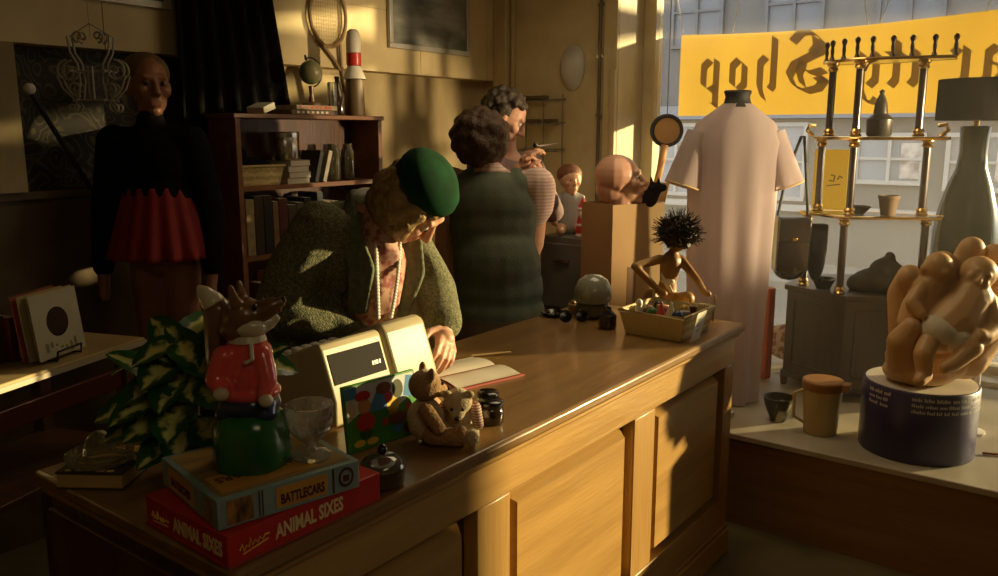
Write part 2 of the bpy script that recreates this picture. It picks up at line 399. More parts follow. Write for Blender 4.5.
for x, c in ((-1.55, (.32, .12, .08)), (-1.2, (.30, .16, .12)), (-2.2, (.20, .17, .16))):
    MB().bb(x, x + .26, 10.955, 10.97, 1.08, 1.5).build('window_poster', mat('street_poster', c, .7, c2=(.5, .46, .42), scale=9), bl)

# ------------------------------------------------------------------ shop banner hung outside the glass
NIB = (math.cos(math.radians(38)) * .14, math.sin(math.radians(38)) * .14)
GL = {
 'o': [[(.1, .82), (.1, .2), (.3, .02), (.52, .2), (.52, .8), (.3, 1), (.1, .82)]],
 'p': [[(.0, .95), (.1, 1.02), (.1, -.5)], [(.1, .85), (.33, 1.02), (.54, .82), (.54, .2), (.32, .02), (.1, .15)], [(0, -.5), (.22, -.42)]],
 'h': [[(0, 1.5), (.1, 1.6), (.1, .12), (.2, 0)], [(.1, .82), (.36, 1.02), (.54, .84), (.54, .1), (.4, -.28), (.3, -.36)]],
 'S': [[(.95, 1.28), (.72, 1.52), (.4, 1.5), (.14, 1.25), (.2, .98), (.5, .85), (.85, .68), (.98, .4), (.82, .1), (.5, -.05), (.18, .02), (.0, .28)],
       [(.35, 1.38), (.3, 1.1), (.42, .95)], [(.62, .74), (.72, .45), (.6, .12)], [(.05, .5), (.35, .42), (.55, .5)], [(0, .28), (.25, .22)]],
 'y': [[(.0, .92), (.1, 1.02), (.1, .2), (.28, .02), (.5, .2)], [(.42, .94), (.52, 1.02), (.52, .0), (.36, -.42), (.1, -.5), (.02, -.36)]],
 't': [[(.14, 1.32), (.14, .18), (.28, .0), (.42, .1)], [(-.04, .94), (.42, .94)]],
 'i': [[(0, .92), (.12, 1.02), (.12, .16), (.24, .0), (.34, .08)], [(.08, 1.34), (.2, 1.42)]],
 'r': [[(0, .92), (.1, 1.02), (.1, .14), (.22, 0)], [(.1, .82), (.3, 1.02), (.44, .86)], [(-.02, .02), (.24, .04)]],
 'a': [[(.08, .82), (.28, 1.02), (.48, .84), (.48, .14), (.6, .0)], [(.48, .6), (.16, .48), (.1, .2), (.26, .0), (.48, .2)]],
 'C': [[(.95, 1.2), (.6, 1.52), (.2, 1.25), (.08, .7), (.25, .18), (.6, .0), (.95, .25)], [(.55, 1.42), (.5, .9), (.55, .2)], [(.3, 1.1), (.3, .4)]]}
def blackletter(mb, ch, x, y, s, put_fn):
    for path in GL[ch]:
        for (ax, ay), (bx, by) in zip(path, path[1:]):
            q = [(ax - NIB[0], ay - NIB[1]), (ax + NIB[0], ay + NIB[1]), (bx + NIB[0], by + NIB[1]), (bx - NIB[0], by - NIB[1])]
            mb.add([put_fn(x + u * s, y + v * s) for u, v in q], [(0, 1, 2, 3)])
BX0, BX1, BZ0, BZ1 = -2.275, .42, 1.722, 2.21
def sag(x):
    t = (x - BX0) / (BX1 - BX0); return -.055 * math.sin(PI * min(1, t * 1.5)) if t < .66 else .0
def by(x, z): return 4.90 + .008 * math.sin(9 * x + 3 * z)
bn = thing('shop_banner', 'long yellow cloth banner with dark blackletter writing, hung outside the shop window', 'banner', (-.9, 4.9, 1.745))
g = MB().grid(lambda u, v: (BX0 + (BX1 - BX0) * u, by(BX0 + (BX1 - BX0) * u, v * .46), BZ0 + (BZ1 - BZ0) * v + .03 * v * (u - .1) + sag(BX0 + (BX1 - BX0) * u) * v * .6), 60, 8)
g.build('cloth', cloth('banner_yellow', (.62, .40, .05), .5, (.57, .36, .045), 3), bn)
lt = MB()
pf = lambda px, pz: (px, by(px, pz - BZ0) - .004, pz)
for ch, xr, z, s in (('p', -1.985, 1.865, .178), ('o', -1.81, 1.865, .178), ('h', -1.635, 1.865, .18), ('S', -1.36, 1.86, .205), ('y', -1.085, 1.865, .175),
                     ('t', -.975, 1.865, .175), ('i', -.885, 1.865, .175), ('r', -.66, 1.865, .175), ('a', -.495, 1.865, .175), ('h', -.30, 1.865, .175), ('C', -.06, 1.86, .2)):
    blackletter(lt, ch, 0, 0, s, lambda u, v, xr=xr, z=z: pf(xr - .04 - u, z + v))
lt.build('lettering', cloth('banner_ink', (.27, .195, .07), .5), bn, smooth=None)
for x, dx in ((BX0 + .01, -.09), (-1.95, .06), (-1.2, -.1), (-1.14, .12), (-.65, .1)):
    zt = BZ1 + .02 + sag(x) * .6
    MB().tube([(x, 4.9, zt - .01), (x + dx, 4.9, 2.62)], .003, 6).build('cord', M['whitepaper'], bn)

# ------------------------------------------------------------------ counter
ct = thing('shop_counter', 'long panelled golden oak shop counter running toward the window', 'counter', (-1.43, 1.84, 0))
MB().bb(-1.78, -1.082, .735, 2.985, .888, .92).build('worktop', M['oaktop'], ct, bevel=.009)
MB().bb(-1.77, -1.098, .745, 2.975, .868, .888).build('edge_moulding', M['oak'], ct, bevel=.006)
body = MB().bb(-1.76, -1.155, .76, 2.962, .02, .868); body.build('carcass', M['darkwood'], ct)
fx0, fx1 = -1.155, -1.112
MB().bb(fx0, fx1, .75, 2.965, .765, .868).build('top_rail', M['oak'], ct, bevel=.004)
MB().bb(fx0, fx1, .75, 2.965, .10, .235).build('bottom_rail', M['oak'], ct, bevel=.004)
MB().bb(fx0, -1.098, .75, 2.97, .0, .10).bb(fx0, -1.106, .75, 2.97, .10, .118).build('skirting', M['oak'], ct, bevel=.005)
for a, bq in ((.75, .85), (1.40, 1.53), (2.17, 2.31), (2.88, 2.965)):
    MB().bb(fx0, fx1, a, bq, .235, .765).build('stile', M['oakv'], ct, bevel=.004)
for a, bq in ((.85, 1.40), (1.53, 2.17), (2.31, 2.88)):
    m = MB(); x0, x1, d = -1.15, -1.118, .02
    y0, y1, z0, z1 = a + .018, bq - .03, .25, .742
    vs = [(x0, y0, z0), (x0, y1, z0), (x0, y1, z1), (x0, y0, z1), (x1, y0 + d, z0 + d), (x1, y1 - d, z0 + d), (x1, y1 - d, z1 - d), (x1, y0 + d, z1 - d)]
    m.add(vs, [(4, 5, 6, 7), (0, 1, 5, 4), (1, 2, 6, 5), (2, 3, 7, 6), (3, 0, 4, 7), (3, 2, 1, 0)])
    m.build('panel', M['oak'], ct, smooth=None)
MB().bb(-1.75, -1.17, .745, .762, .1, .84).build('end_panel', M['darkwood'], ct, bevel=.003)

# ------------------------------------------------------------------ game boxes
def side_M(org, along, up, out): return Matrix.Translation(V(org)) @ axes(V(along), V(up), V(out)).to_4x4()
ax = thing('game_box', 'flat red game box with cream lettering, under the blue box on the counter', 'game box', (-1.10, .735, .92), math.radians(-2))
rb = mat('red_box_card', (.52, .022, .016), .4, c2=(.44, .02, .014), scale=6)
LW, LH = .335, .06          # long side along local Y, short side along local -X
MB().bb(-.255, 0, 0, LW, .001, .058).build('lid', rb, ax, local=True, bevel=.0015)
cream = mat('cream_ink', (.78, .62, .30), .5); yellow = mat('yellow_ink', (.80, .52, .05), .5)
MB().bb(-.257, .002, -.002, LW + .002, .0012, .006).build('lid_rim', mat('red_edge', (.36, .03, .02), .5), ax, local=True)
fit_text('ANIMAL SIXES', .150, .028, .03, side_M((.0008, .092, .016), (0, 1, 0), (0, 0, 1), (1, 0, 0))).build('lettering', cream, ax, local=True, smooth=None)
fit_text('ANIMAL SIXES', .150, .028, .03, side_M((-.165, -.0008, .016), (1, 0, 0), (0, 0, 1), (0, -1, 0))).build('lettering', cream, ax, local=True, smooth=None)
def script_mark(mb, mapf, w, h):
    pts = [(0, .35), (.08, .8), (.14, .1), (.22, .5), (.3, .2), (.36, .95), (.42, .25), (.52, .55), (.6, .2), (.68, .6), (.76, .25), (.86, .55), (1, .45)]
    mb.tube([mapf(u * w, v * h) for u, v in pts], .0017, 5); mb.tube([mapf(.1 * w, -.12 * h), mapf(.95 * w, .05 * h)], .0014, 5)
s1 = MB(); script_mark(s1, lambda u, v: (.0006, .022 + u, .018 + v + u * .12), .058, .02); s1.build('script_mark', yellow, ax, local=True)
s1 = MB(); script_mark(s1, lambda u, v: (-.235 + u, -.0006, .018 + v), .055, .02); s1.build('script_mark', yellow, ax, local=True)

bx = thing('game_box', 'pale blue game box with orange panels and dark lettering, on top of the red box', 'game box', (-1.124, .736, .9785), math.radians(-12))
blu = mat('blue_box_card', (.20, .31, .31), .45, c2=(.26, .36, .34), scale=5)
orn = mat('orange_ink', (.62, .33, .06), .45, c2=(.55, .27, .05), scale=20); dk = mat('dark_red_ink', (.07, .012, .008), .5)
MB().bb(-.25, 0, 0, .268, .001, .053).build('lid', blu, bx, local=True, bevel=.0015)
topart = mat('box_top_art', (.42, .26, .08), .45, c2=(.20, .13, .05), scale=14, stretch=(2, .5, 1), detail=6)
MB().bb(-.24, -.012, .012, .256, .0528, .0538).build('cover_picture', topart, bx, local=True)
MB().bb(-.10, -.025, .02, .20, .0536, .0546).build('cover_panel', orn, bx, local=True)
fit_text('BATTLECARS', .16, .022, .012, side_M((-.085, .19, .0547), (0, -1, 0), (1, 0, 0), (0, 0, 1))).build('lettering', dk, bx, local=True, smooth=None)
MB().bb(0, .0008, .104, .202, .008, .046).build('orange_panel', orn, bx, local=True)
MB().bb(-.215, -.10, -.0008, 0, .008, .046).build('orange_panel', orn, bx, local=True)
fit_text('BATTLECARS', .084, .019, .035, side_M((.0010, .112, .014), (0, 1, 0), (0, 0, 1), (1, 0, 0))).build('lettering', dk, bx, local=True, smooth=None)
fit_text('BATTLECARS', .090, .017, .035, side_M((-.203, -.0012, .015), (1, 0, 0), (0, 0, 1), (0, -1, 0))).build('lettering', dk, bx, local=True, smooth=None)
pic = mat('box_side_picture', (.05, .025, .012), .5, c2=(.42, .20, .05), scale=60, stretch=(1, 1, .4))
MB().bb(0, .0008, .016, .062, .006, .048).build('side_picture', pic, bx, local=True)
MB().bb(-.052, -.022, -.0008, 0, .006, .048).build('side_picture', pic, bx, local=True)
MB().bb(0, .0008, .072, .074, .004, .05).bb(0, .0008, .078, .080, .004, .05).bb(0, .0008, .212, .216, .004, .05).build('side_rule', dk, bx, local=True)
e = MB()
for k in range(24):
    t = 2 * PI * k / 24; t2 = 2 * PI * (k + 1) / 24
    e.add([(.0008, .240 + .016 * math.cos(t), .028 + .019 * math.sin(t)), (.0008, .240 + .016 * math.cos(t2), .028 + .019 * math.sin(t2)), (.0008, .240 + .011 * math.cos(t2), .028 + .013 * math.sin(t2)), (.0008, .240 + .011 * math.cos(t), .028 + .013 * math.sin(t))], [(0, 1, 2, 3)])
e.bb(0, .0008, .234, .246, .020, .032); e.build('round_emblem', dk, bx, local=True, smooth=None)

# ------------------------------------------------------------------ fox money box
fx = thing('fox_figurine', 'glossy fox figurine in a red jacket and blue trousers on a green base', 'figurine', (-1.212, .872, 1.034), YAW)
grn = mat('green_glaze', (.012, .15, .03), .22, coat=.5, c2=(.008, .10, .02), scale=8)
MB().lathe([(0, 0), (.066, 0), (.069, .02), (.067, .07), (.058, .092), (.045, .102), (0, .106)], wob=lambda t, i: .03 * math.sin(5 * t)).build('base', grn, fx, local=True)
MB().ell((0, 0, .112), (.058, .052, .034)).ell((.03, -.02, .098), (.026, .026, .02)).ell((-.03, -.02, .098), (.026, .026, .02)).remesh(.004, 5).build('trousers', mat('blue_glaze', (.012, .03, .09), .25, coat=.5), fx, local=True)
jk = MB().ell((0, 0, .165), (.053, .048, .058)).ell((.002, 0, .205), (.046, .04, .03)).ell((0, 0, .135), (.06, .052, .02))
jk.chain([((-.03, -.03, .205), .02), ((-.044, -.042, .168), .017), ((-.026, -.055, .15), .014)]).chain([((.034, -.02, .205), .019), ((.047, -.035, .165), .016), ((.042, -.048, .142), .013)])
jk.remesh(.0035, 6).build('jacket', mat('red_glaze', (.78, .09, .085), .18, coat=.8, c2=(.84, .14, .13), scale=7), fx, local=True)
cr = mat('cream_glaze', (.62, .56, .40), .25, coat=.5); fur = mat('fox_brown_glaze', (.13, .062, .024), .28, coat=.4, c2=(.19, .09, .034), scale=18)
MB().ell((-.026, -.064, .148), (.014, .012, .012)).build('paw', cr, fx, local=True); MB().ell((.047, -.056, .134), (.013, .012, .012)).build('paw', cr, fx, local=True)
MB().lathe([(.018, .0), (.034, .003), (.03, .014), (.02, .018)], (.004, 0, .224)).tube([(.02, -.034, .228), (.026, -.05, .205), (.014, -.052, .2)], .004).build('collar', cr, fx, local=True)
h = MB().ell((.0, 0, .268), (.038, .036, .037)).chain([((.015, 0, .268), .028), ((.05, 0, .288), .016), ((.066, 0, .296), .009)]).ell((-.01, 0, .25), (.034, .033, .03))
h.chain([((-.008, .022, .295), .012), ((-.014, .027, .325), .005)]).chain([((-.006, -.022, .295), .012), ((-.012, -.027, .327), .005)])
h.remesh(.003, 4).build('head', fur, fx, local=True)
MB().chain([((.012, 0, .25), .026), ((.042, 0, .259), .014), ((.056, 0, .266), .008)]).ell((.012, -.014, .254), (.03, .022, .02)).remesh(.003, 3).build('jaw', cr, fx, local=True)
MB().chain([((.036, 0, .275), .012), ((.06, 0, .283), .007)]).build('mouth', mat('mouth_red', (.30, .02, .02), .3), fx, local=True)
MB().ell((.07, 0, .299), .006).build('nose', M['blackgloss'], fx, local=True)
for e in (-1, 1): MB().ell((.028, .026 * e, .292), .005).build('eye', M['blackgloss'], fx, local=True)
MB().chain([((-.03, .035, .12), .018), ((-.054, .036, .175), .03), ((-.05, .036, .235), .034), ((-.056, .034, .272), .027)]).remesh(.004, 5).build('tail', fur, fx, local=True)
MB().chain([((-.064, .033, .287), .022), ((-.076, .03, .304), .015), ((-.085, .03, .315), .007)]).remesh(.0035, 4).build('tail_tip', cr, fx, local=True)
MB().ell((-.010, -.026, .318), (.005, .004, .011)).ell((-.012, .026, .318), (.005, .004, .011)).build('ear_lining', cr, fx, local=True)

# ------------------------------------------------------------------ sundae glass, sugar bowl, juicer
gs = MB().lathe([(.0, 0), (.036, 0), (.037, .004), (.012, .012), (.009, .024), (.02, .034), (.036, .05), (.043, .075), (.044, .1), (.041, .1), (.04, .075), (.033, .053), (.016, .038), (0, .036)],
                (-1.148, .955, 1.034), wob=lambda t, i: .03 * math.cos(10 * t) if 4 < i < 12 else 0, n=40)
tag(gs.build('sundae_glass', thin_glass('milky_glass', (.95, .95, .9), .14, .28, (.9, .86, .74)), o=(-1.148, .955, 1.034)), 'fluted clear sundae glass standing on the pale blue game box', 'glass')
sb = thing('sugar_bowl', 'low glass bowl with domed lid and black knob, in front of the picture board', 'bowl', (-1.135, 1.125, .92))
MB().lathe([(0, .001), (.034, .001), (.043, .008), (.046, .04), (.044, .04), (.041, .01), (.0, .006)], (-1.135, 1.125, .92)).build('bowl', mat('smoked_glass', (.12, .09, .05), .12, coat=.6, trans=.3), sb)
MB().lathe([(.047, .04), (.047, .045), (.038, .058), (.02, .066), (0, .068)], (-1.135, 1.125, .92)).build('lid', M['glass'], sb)
MB().ell((-1.135, 1.125, .995), (.011, .011, .012)).lathe([(.005, .06), (.005, .07)], (-1.135, 1.125, .925)).build('knob', M['blackgloss'], sb)
bk = thing('book', 'thick book with cream page edges lying at the counter corner under the glass juicer', 'book', (-1.615, .80, .92), YAW - .05)
MB().bb(-.066, .066, -.05, .05, .004, .032).build('pages', mat('page_edge', (.55, .40, .16), .7, c2=(.45, .32, .12), scale=90, stretch=(.1, .1, 3)), bk, local=True)
MB().bb(-.068, .068, -.052, .052, 0, .004).bb(-.068, .068, -.052, .052, .032, .036).bb(-.068, .068, .048, .052, 0, .036).build('cover', mat('dark_book_cover', (.05, .035, .02), .5), bk, local=True)
t = MB()
for i, w in enumerate((.012, .018, .01, .016, .014)): t.bb(-.052 + i * .021, -.052 + i * .021 + w, -.045, -.036, .036, .0366)
t.build('title', cream, bk, local=True)
jc = MB().lathe([(.0, .002), (.05, .0), (.062, .006), (.066, .022), (.062, .024), (.056, .01), (.036, .008), (.03, .02), (.024, .045), (.012, .064), (0, .068)], (0, 0, 0), n=48,
                wob=lambda q, i: .12 * abs(math.sin(7 * q)) if 6 < i < 10 else 0)
jc.bb(.058, .10, -.022, .022, .014, .024)
jc.build('glass_juicer', thin_glass('old_glass', (.86, .84, .66), .08, .16, (.6, .55, .35)), o=(0, 0, 0)); jo = bpy.data.objects['glass_juicer']; jo.location = (-1.62, .80, .9565); jo.rotation_euler = (0, 0, YAW)
tag(jo, 'ribbed glass lemon juicer with a tab handle, standing on a thick book', 'juicer')

# ------------------------------------------------------------------ cash register
cream_pl = mat('register_cream', (.47, .41, .255), .42, c2=(.42, .36, .22), scale=4)
cg = thing('cash_register', 'old cream cash register with a dark display window', 'cash register', (-1.60, 1.47, .92))
def reg_prof(x): return x
# profile in X-Z (customer side at +X), extruded along Y
P1 = [(-1.76, .922), (-1.452, .922), (-1.452, .985), (-1.498, 1.114), (-1.512, 1.122), (-1.76, 1.02)]
def extr(mb, prof, y0, y1):
    n = len(prof); vs = [(x, y0, z) for x, z in prof] + [(x, y1, z) for x, z in prof]
    fs = [tuple(range(n)), tuple(range(n, 2 * n))[::-1]] + [(i, n + i, n + (i + 1) % n, (i + 1) % n) for i in range(n)]
    return mb.add(vs, fs)
extr(MB(), P1, 1.285, 1.488).build('display_housing', cream_pl, cg, bevel=.008)
P2 = [(-1.76, .922), (-1.448, .922), (-1.448, .99), (-1.495, 1.122), (-1.518, 1.134), (-1.76, 1.03)]
extr(MB(), P2, 1.494, 1.655).build('printer_cover', cream_pl, cg, bevel=.016)
nx = V((.133, 0, .048)).normalized(); upv = V((-.048, 0, .133)).normalized()
def onface(y, s, out=.001): p = V((-1.452, y, .985)) + upv * s + nx * out; return p
d = MB(); a = [onface(1.300, .040, .002), onface(1.476, .040, .002), onface(1.476, .116, .002), onface(1.300, .116, .002)]
bq = [p - nx * .006 for p in a]; d.add(a + bq, [(0, 1, 2, 3), (7, 6, 5, 4), (0, 4, 5, 1), (1, 5, 6, 2), (2, 6, 7, 3), (3, 7, 4, 0)])
d = d.build('display_window', mat('display_dark', (.012, .008, .005), .6, spec=.08), cg, smooth=None)
for i, yy in enumerate((1.432, 1.440, 1.447, 1.456)):
    q = MB(); q.add([onface(yy, .062, .0028), onface(yy + .005, .062, .0028), onface(yy + .006, .072, .0028), onface(yy + .001, .072, .0028)], [(0, 1, 2, 3)]); q.build('maker_mark', M['white'], d, smooth=None)
kb = MB()
for i in range(4):
    for j in range(5): kb.box((-1.72 + i * .032, 1.32 + j * .03, 1.042 + i * .0135), (.022, .022, .014))
kb.build('keys', M['white'], cg, bevel=.003)

# ------------------------------------------------------------------ bright picture board
pb = thing('picture_board', 'upright toy board with a bright cartoon picture on green, propped against the register', 'toy', (-1.306, 1.193, .92), math.radians(-7))
lean = .018
pbM = Matrix.Rotation(-math.radians(7), 4, 'Y')
def onb(y, z, x=.0): return pbM @ V((x, y, z))
q = MB().bb(-.012, .0, 0, .205, 0, .152, ); put(q, pbM); q.build('board', mat('board_green', (.07, .30, .03), .4, c2=(.05, .22, .025), scale=10), pb, local=True, bevel=.002)
def blotch(name, pts, col, x=.0006):
    m = MB(); k = len(pts); m.add([onb(y, z, x) for y, z in pts], [tuple(range(k))]); return m.build(name, mat('ink_' + name, col, .4), pb, local=True, smooth=None)
def disc(cy, cz, ry, rz_, n=14): return [(cy + ry * math.cos(2 * PI * i / n), cz + rz_ * math.sin(2 * PI * i / n)) for i in range(n)]
blotch('sky_patch', [(.004, .07), (.07, .10), (.14, .075), (.2, .10), (.2, .148), (.004, .148)], (.55, .62, .62))
blotch('blue_patch', [(.06, .082), (.115, .078), (.125, .118), (.09, .125)], (.06, .22, .48), .0009)
blotch('blue_patch', [(.004, .12), (.035, .12), (.035, .146), (.004, .146)], (.07, .25, .5), .0009)
blotch('blue_patch', [(.165, .098), (.19, .09), (.198, .14), (.178, .144)], (.06, .22, .45), .0009)
for nm, cy, cz, ry, rz_, c in (('red_dress', .052, .062, .026, .022, (.5, .03, .03)), ('tan_round', .052, .098, .018, .018, (.5, .26, .10)), ('red_cap', .05, .122, .022, .012, (.45, .02, .04)),
                               ('yellow_foot', .03, .018, .016, .008, (.75, .55, .05)), ('yellow_foot', .066, .016, .016, .008, (.75, .5, .05)), ('dark_leg', .05, .036, .018, .012, (.03, .10, .04)),
                               ('brown_round', .11, .128, .022, .014, (.2, .06, .03)), ('red_blob', .122, .104, .012, .014, (.45, .04, .04)), ('dark_round', .15, .118, .016, .022, (.06, .06, .02)),
                               ('yellow_round', .132, .084, .018, .018, (.72, .5, .05)), ('tan_round', .132, .068, .012, .010, (.5, .26, .10)), ('brown_body', .142, .05, .026, .016, (.16, .05, .025)),
                               ('red_mitt', .106, .05, .009, .009, (.4, .05, .03)), ('red_mitt', .178, .068, .012, .012, (.35, .07, .03)), ('blue_leg', .14, .028, .016, .012, (.05, .18, .4)), ('brown_foot', .168, .022, .012, .014, (.10, .03, .02)),
                               ('pale_round', .016, .096, .012, .02, (.55, .45, .3))):
    blotch(nm, disc(cy, cz, ry, rz_), c, .0013)

# ------------------------------------------------------------------ teddy bears
tf = mat('teddy_brown', (.50, .29, .12), .9, c2=(.38, .21, .085), scale=40, bump=.6, bscale=160, sheen=.3)
tcm = mat('teddy_cream', (.74, .62, .38), .9, c2=(.64, .51, .29), scale=40, bump=.6, bscale=160, sheen=.3)
def teddy(label, loc, rz, k, hd, bodym, headm, headdir, shirt=None):
    t = thing('teddy_bear', label, 'teddy bear', loc, rz, 'teddy bears on the counter')
    K = lambda *p: tuple(x * k for x in p)
    b = MB().ell(K(0, 0, .062), K(.052, .046, .062))
    b.remesh(.004, 3).build('body', bodym, t, local=True)
    for e in (-1, 1):
        MB().cap(K(.02, .04 * e, .03), K(.085, .055 * e, .028), .028 * k, .025 * k).ell(K(.1, .057 * e, .034), K(.018, .026, .03)).remesh(.004, 3).build('leg', headm, t, local=True)
        MB().cap(K(.005, .05 * e, .105), K(.04, .068 * e, .06), .022 * k, .019 * k).remesh(.004, 3).build('arm', shirt or headm, t, local=True)
    c = V(hd) * k; f = V(headdir).normalized(); u = (V((0, 0, 1)) - f * f.z).normalized(); s = f.cross(u); A = axes(s, f, u)
    h = MB().ell(c, K(.048, .046, .044), A).ell(c + f * .038 * k - u * .01 * k, K(.026, .03, .022), A)
    for e in (-1, 1): h.ell(c + s * .037 * e * k + u * .038 * k, K(.02, .009, .02), A)
    ho = h.remesh(.0035, 3).build('head', headm, t, local=True)
    n = MB().ell(c + f * .067 * k - u * .004 * k, K(.009, .007, .007), A)
    n.build('nose', M['blackgloss'], ho, local=True)
    for e in (-1, 1): MB().ell(c + f * .042 * k + s * .018 * e * k + u * .012 * k, .0055 * k).build('eye', M['blackgloss'], ho, local=True)
    return t
teddy('brown headed teddy bear with a cream body, sitting against the edge of the picture board', (-1.232, 1.362, .92), math.radians(38), .84, (.0, 0, .158), tcm, tf, (.85, .35, -.15))
teddy('small cream teddy bear with striped sleeves, its head bowed, near the counter edge', (-1.184, 1.430, .92), math.radians(-62), .70, (.035, 0, .135), tcm, tcm, (.8, .1, -.6),
      stripes('sleeve_stripes', (.55, .5, .4), (.35, .08, .05), 60, 'Z'))

# ------------------------------------------------------------------ small dark jars, ledger, basket
def jar(label, loc, k):
    j = thing('jar', label, 'jar', loc, 0, 'dark jars by the bears')
    MB().lathe([(0, 0), (.03 * k, 0), (.034 * k, .006 * k), (.034 * k, .036 * k), (.028 * k, .044 * k)], (0, 0, 0)).build('jar_body', mat('dark_glass', (.02, .012, .006), .08, coat=.8), j, local=True)
    MB().lathe([(.031 * k, .044 * k), (.032 * k, .046 * k), (.032 * k, .056 * k), (.028 * k, .059 * k), (0, .059 * k)], (0, 0, 0)).build('lid', M['blackgloss'], j, local=True)
jar('small dark glass jar with a black lid, the one nearer the teddies', (-1.185, 1.547, .92), 1.0)
jar('small dark glass jar with a black lid, the one touching the open ledger', (-1.243, 1.612, .92), .9)
ld = thing('ledger', 'open ledger with blank white pages under the woman\'s hand', 'book', (-1.49, 1.83, .92), math.radians(-14))
MB().bb(-.135, .115, -.115, .125, .0005, .006).build('cover', mat('ledger_red', (.38, .08, .05), .6), ld, local=True)
for sgn in (-1, 1):
    g = MB(); cx = -.01
    g.grid(lambda u, v, sgn=sgn: (cx + sgn * (.004 + .114 * u), -.11 + .228 * v, .0075 + .010 * math.sin(PI * min(1, u * 1.1)) ** .7 * (1 - .5 * u)), 10, 2)
    g.build('page', M['whitepaper'], ld, local=True)
tag(MB().tube([(-1.60, 1.99, .925), (-1.525, 2.10, .926)], .0035, 8).build('pencil', mat('pencil_paint', (.5, .36, .15), .5), o=(-1.56, 2.04, .925)), 'thin pale pencil lying on the worktop beyond the ledger', 'pencil')

bs = thing('wicker_basket', 'oblong wicker basket of small toys with a white price card', 'basket', (-1.262, 2.69, .92))
def basket_wall(x0, x1, y0, y1, h, fl, th):
    m = MB(); R = []
    for (ix, z, g) in ((0, 0, 0), (0, h, fl), (1, h, fl - th), (1, th, -th)):
        R.append([(x0 - g, y0 - g, z), (x1 + g, y0 - g, z), (x1 + g, y1 + g, z), (x0 - g, y1 + g, z)])
    vs = sum(R, []); fs = [(3, 2, 1, 0), (12, 13, 14, 15)]
    for r in range(3):
        for j in range(4): fs.append((r * 4 + j, r * 4 + (j + 1) % 4, r * 4 + 4 + (j + 1) % 4, r * 4 + 4 + j))
    return m.add(vs, fs)
basket_wall(-.105, .105, -.115, .115, .082, .018, .008).build('woven_body', M['wicker'], bs, local=True, smooth=None)
rim = MB(); q = .122; w = .132
rim.tube([(-q, -w, .084), (q, -w, .084), (q, w, .084), (-q, w, .084)], .007, 8, closed=True); rim.build('rim', M['wicker'], bs, local=True)
for sx in (-1, 1): MB().tube([(sx * .118, .128, .03), (sx * .122, .132, .125)], .005, 8).build('corner_post', M['wicker'], bs, local=True)
CM = Matrix.Translation((.145, -.125, .004)) @ Matrix.Rotation(math.radians(9), 4, 'Y') @ axes((0, 1, 0), (0, 0, 1), (1, 0, 0)).to_4x4() @ Matrix.Diagonal((1, 1, 1, 1)); pc = MB().add([(0, 0, 0), (.075, 0, 0), (.095, .1, 0), (.02, .1, 0), (0, 0, -.002), (.075, 0, -.002), (.095, .1, -.002), (.02, .1, -.002)], [(0, 1, 2, 3), (7, 6, 5, 4), (0, 4, 5, 1), (1, 5, 6, 2), (2, 6, 7, 3), (3, 7, 4, 0)]); put(pc, CM)
pc = pc.build('price_card', M['whitepaper'], bs, local=True)
w = MB()
for i, (a, c) in enumerate(((.0, .03), (.0, .022), (.0, .026))): w.bb(.03, .03 + c, .072 - i * .02, .078 - i * .02, .0, .0006)
put(w, CM); w.build('price_writing', mat('pale_blue_ink', (.25, .35, .38), .6), pc, local=True)
g = random.Random(3)
tub = MB().lathe([(0, 0), (.014, 0), (.016, .03), (.011, .038), (.013, .044), (.013, .052), (.008, .06), (0, .061)], (0, 0, 0), n=16)
toys = [('shaker', 'white', (-.075, -.075, .062), (.75, .73, .66)), ('spinning_top', 'red', (.015, -.085, .07), (.55, .06, .05)), ('spinning_top', 'cream', (.04, -.06, .07), (.7, .6, .4)),
        ('toy_ball', 'dark green', (-.02, -.08, .075), (.05, .16, .05)), ('toy_ball', 'brown', (-.05, -.05, .075), (.2, .1, .04)), ('toy_ball', 'dark blue', (.075, -.08, .075), (.03, .05, .12)),
        ('toy_ball', 'olive', (-.085, -.02, .07), (.2, .17, .06)), ('toy_block', 'grey', (.08, -.035, .072), (.3, .3, .3)), ('toy_block', 'dark red', (.0, -.03, .075), (.3, .05, .04)),
        ('toy_block', 'tan', (-.03, .02, .072), (.42, .3, .14)), ('toy_ball', 'black', (-.055, .04, .075), (.02, .02, .02)), ('toy_ball', 'ochre', (.05, .03, .075), (.45, .28, .06)), ('toy_block', 'dark brown', (.06, .08, .07), (.12, .06, .03))]
tag(MB().bb(-1.365, -1.16, 2.58, 2.80, .9285, .972).build('padding', mat('brown_wrapping', (.2, .13, .06), .9, c2=(.12, .08, .04), scale=20, bump=.5, bscale=40), bs), kind='stuff')
for nm, cn, p, c in toys:
    m = MB(); P = V((-1.262, 2.69, .92)) + V(p); mm = mat('toy_' + cn.replace(' ', '_'), c, .35)
    if nm == 'shaker': m.lathe([(0, -.006), (.013, -.006), (.015, .026), (.010, .034), (.012, .040), (.012, .050), (.006, .058), (0, .059)], P, n=16)
    elif nm == 'spinning_top': m.lathe([(0, -.012), (.02, .004), (.016, .012), (.009, .03), (.003, .052), (0, .054)], P, n=16)
    elif nm == 'toy_ball': m.ell(P + V((0, 0, .004)), .02)
    else: m.box(P + V((0, 0, .002)), (.036, .03, .032), g.uniform(0, 3))
    tag(m.build(nm, mm, o=tuple(P), bevel=.003 if nm == 'toy_block' else 0), '%s %s lying in the wicker basket' % (cn, nm.replace('_', ' ')), 'toy' if nm != 'shaker' else 'shaker', 'small things in the wicker basket')
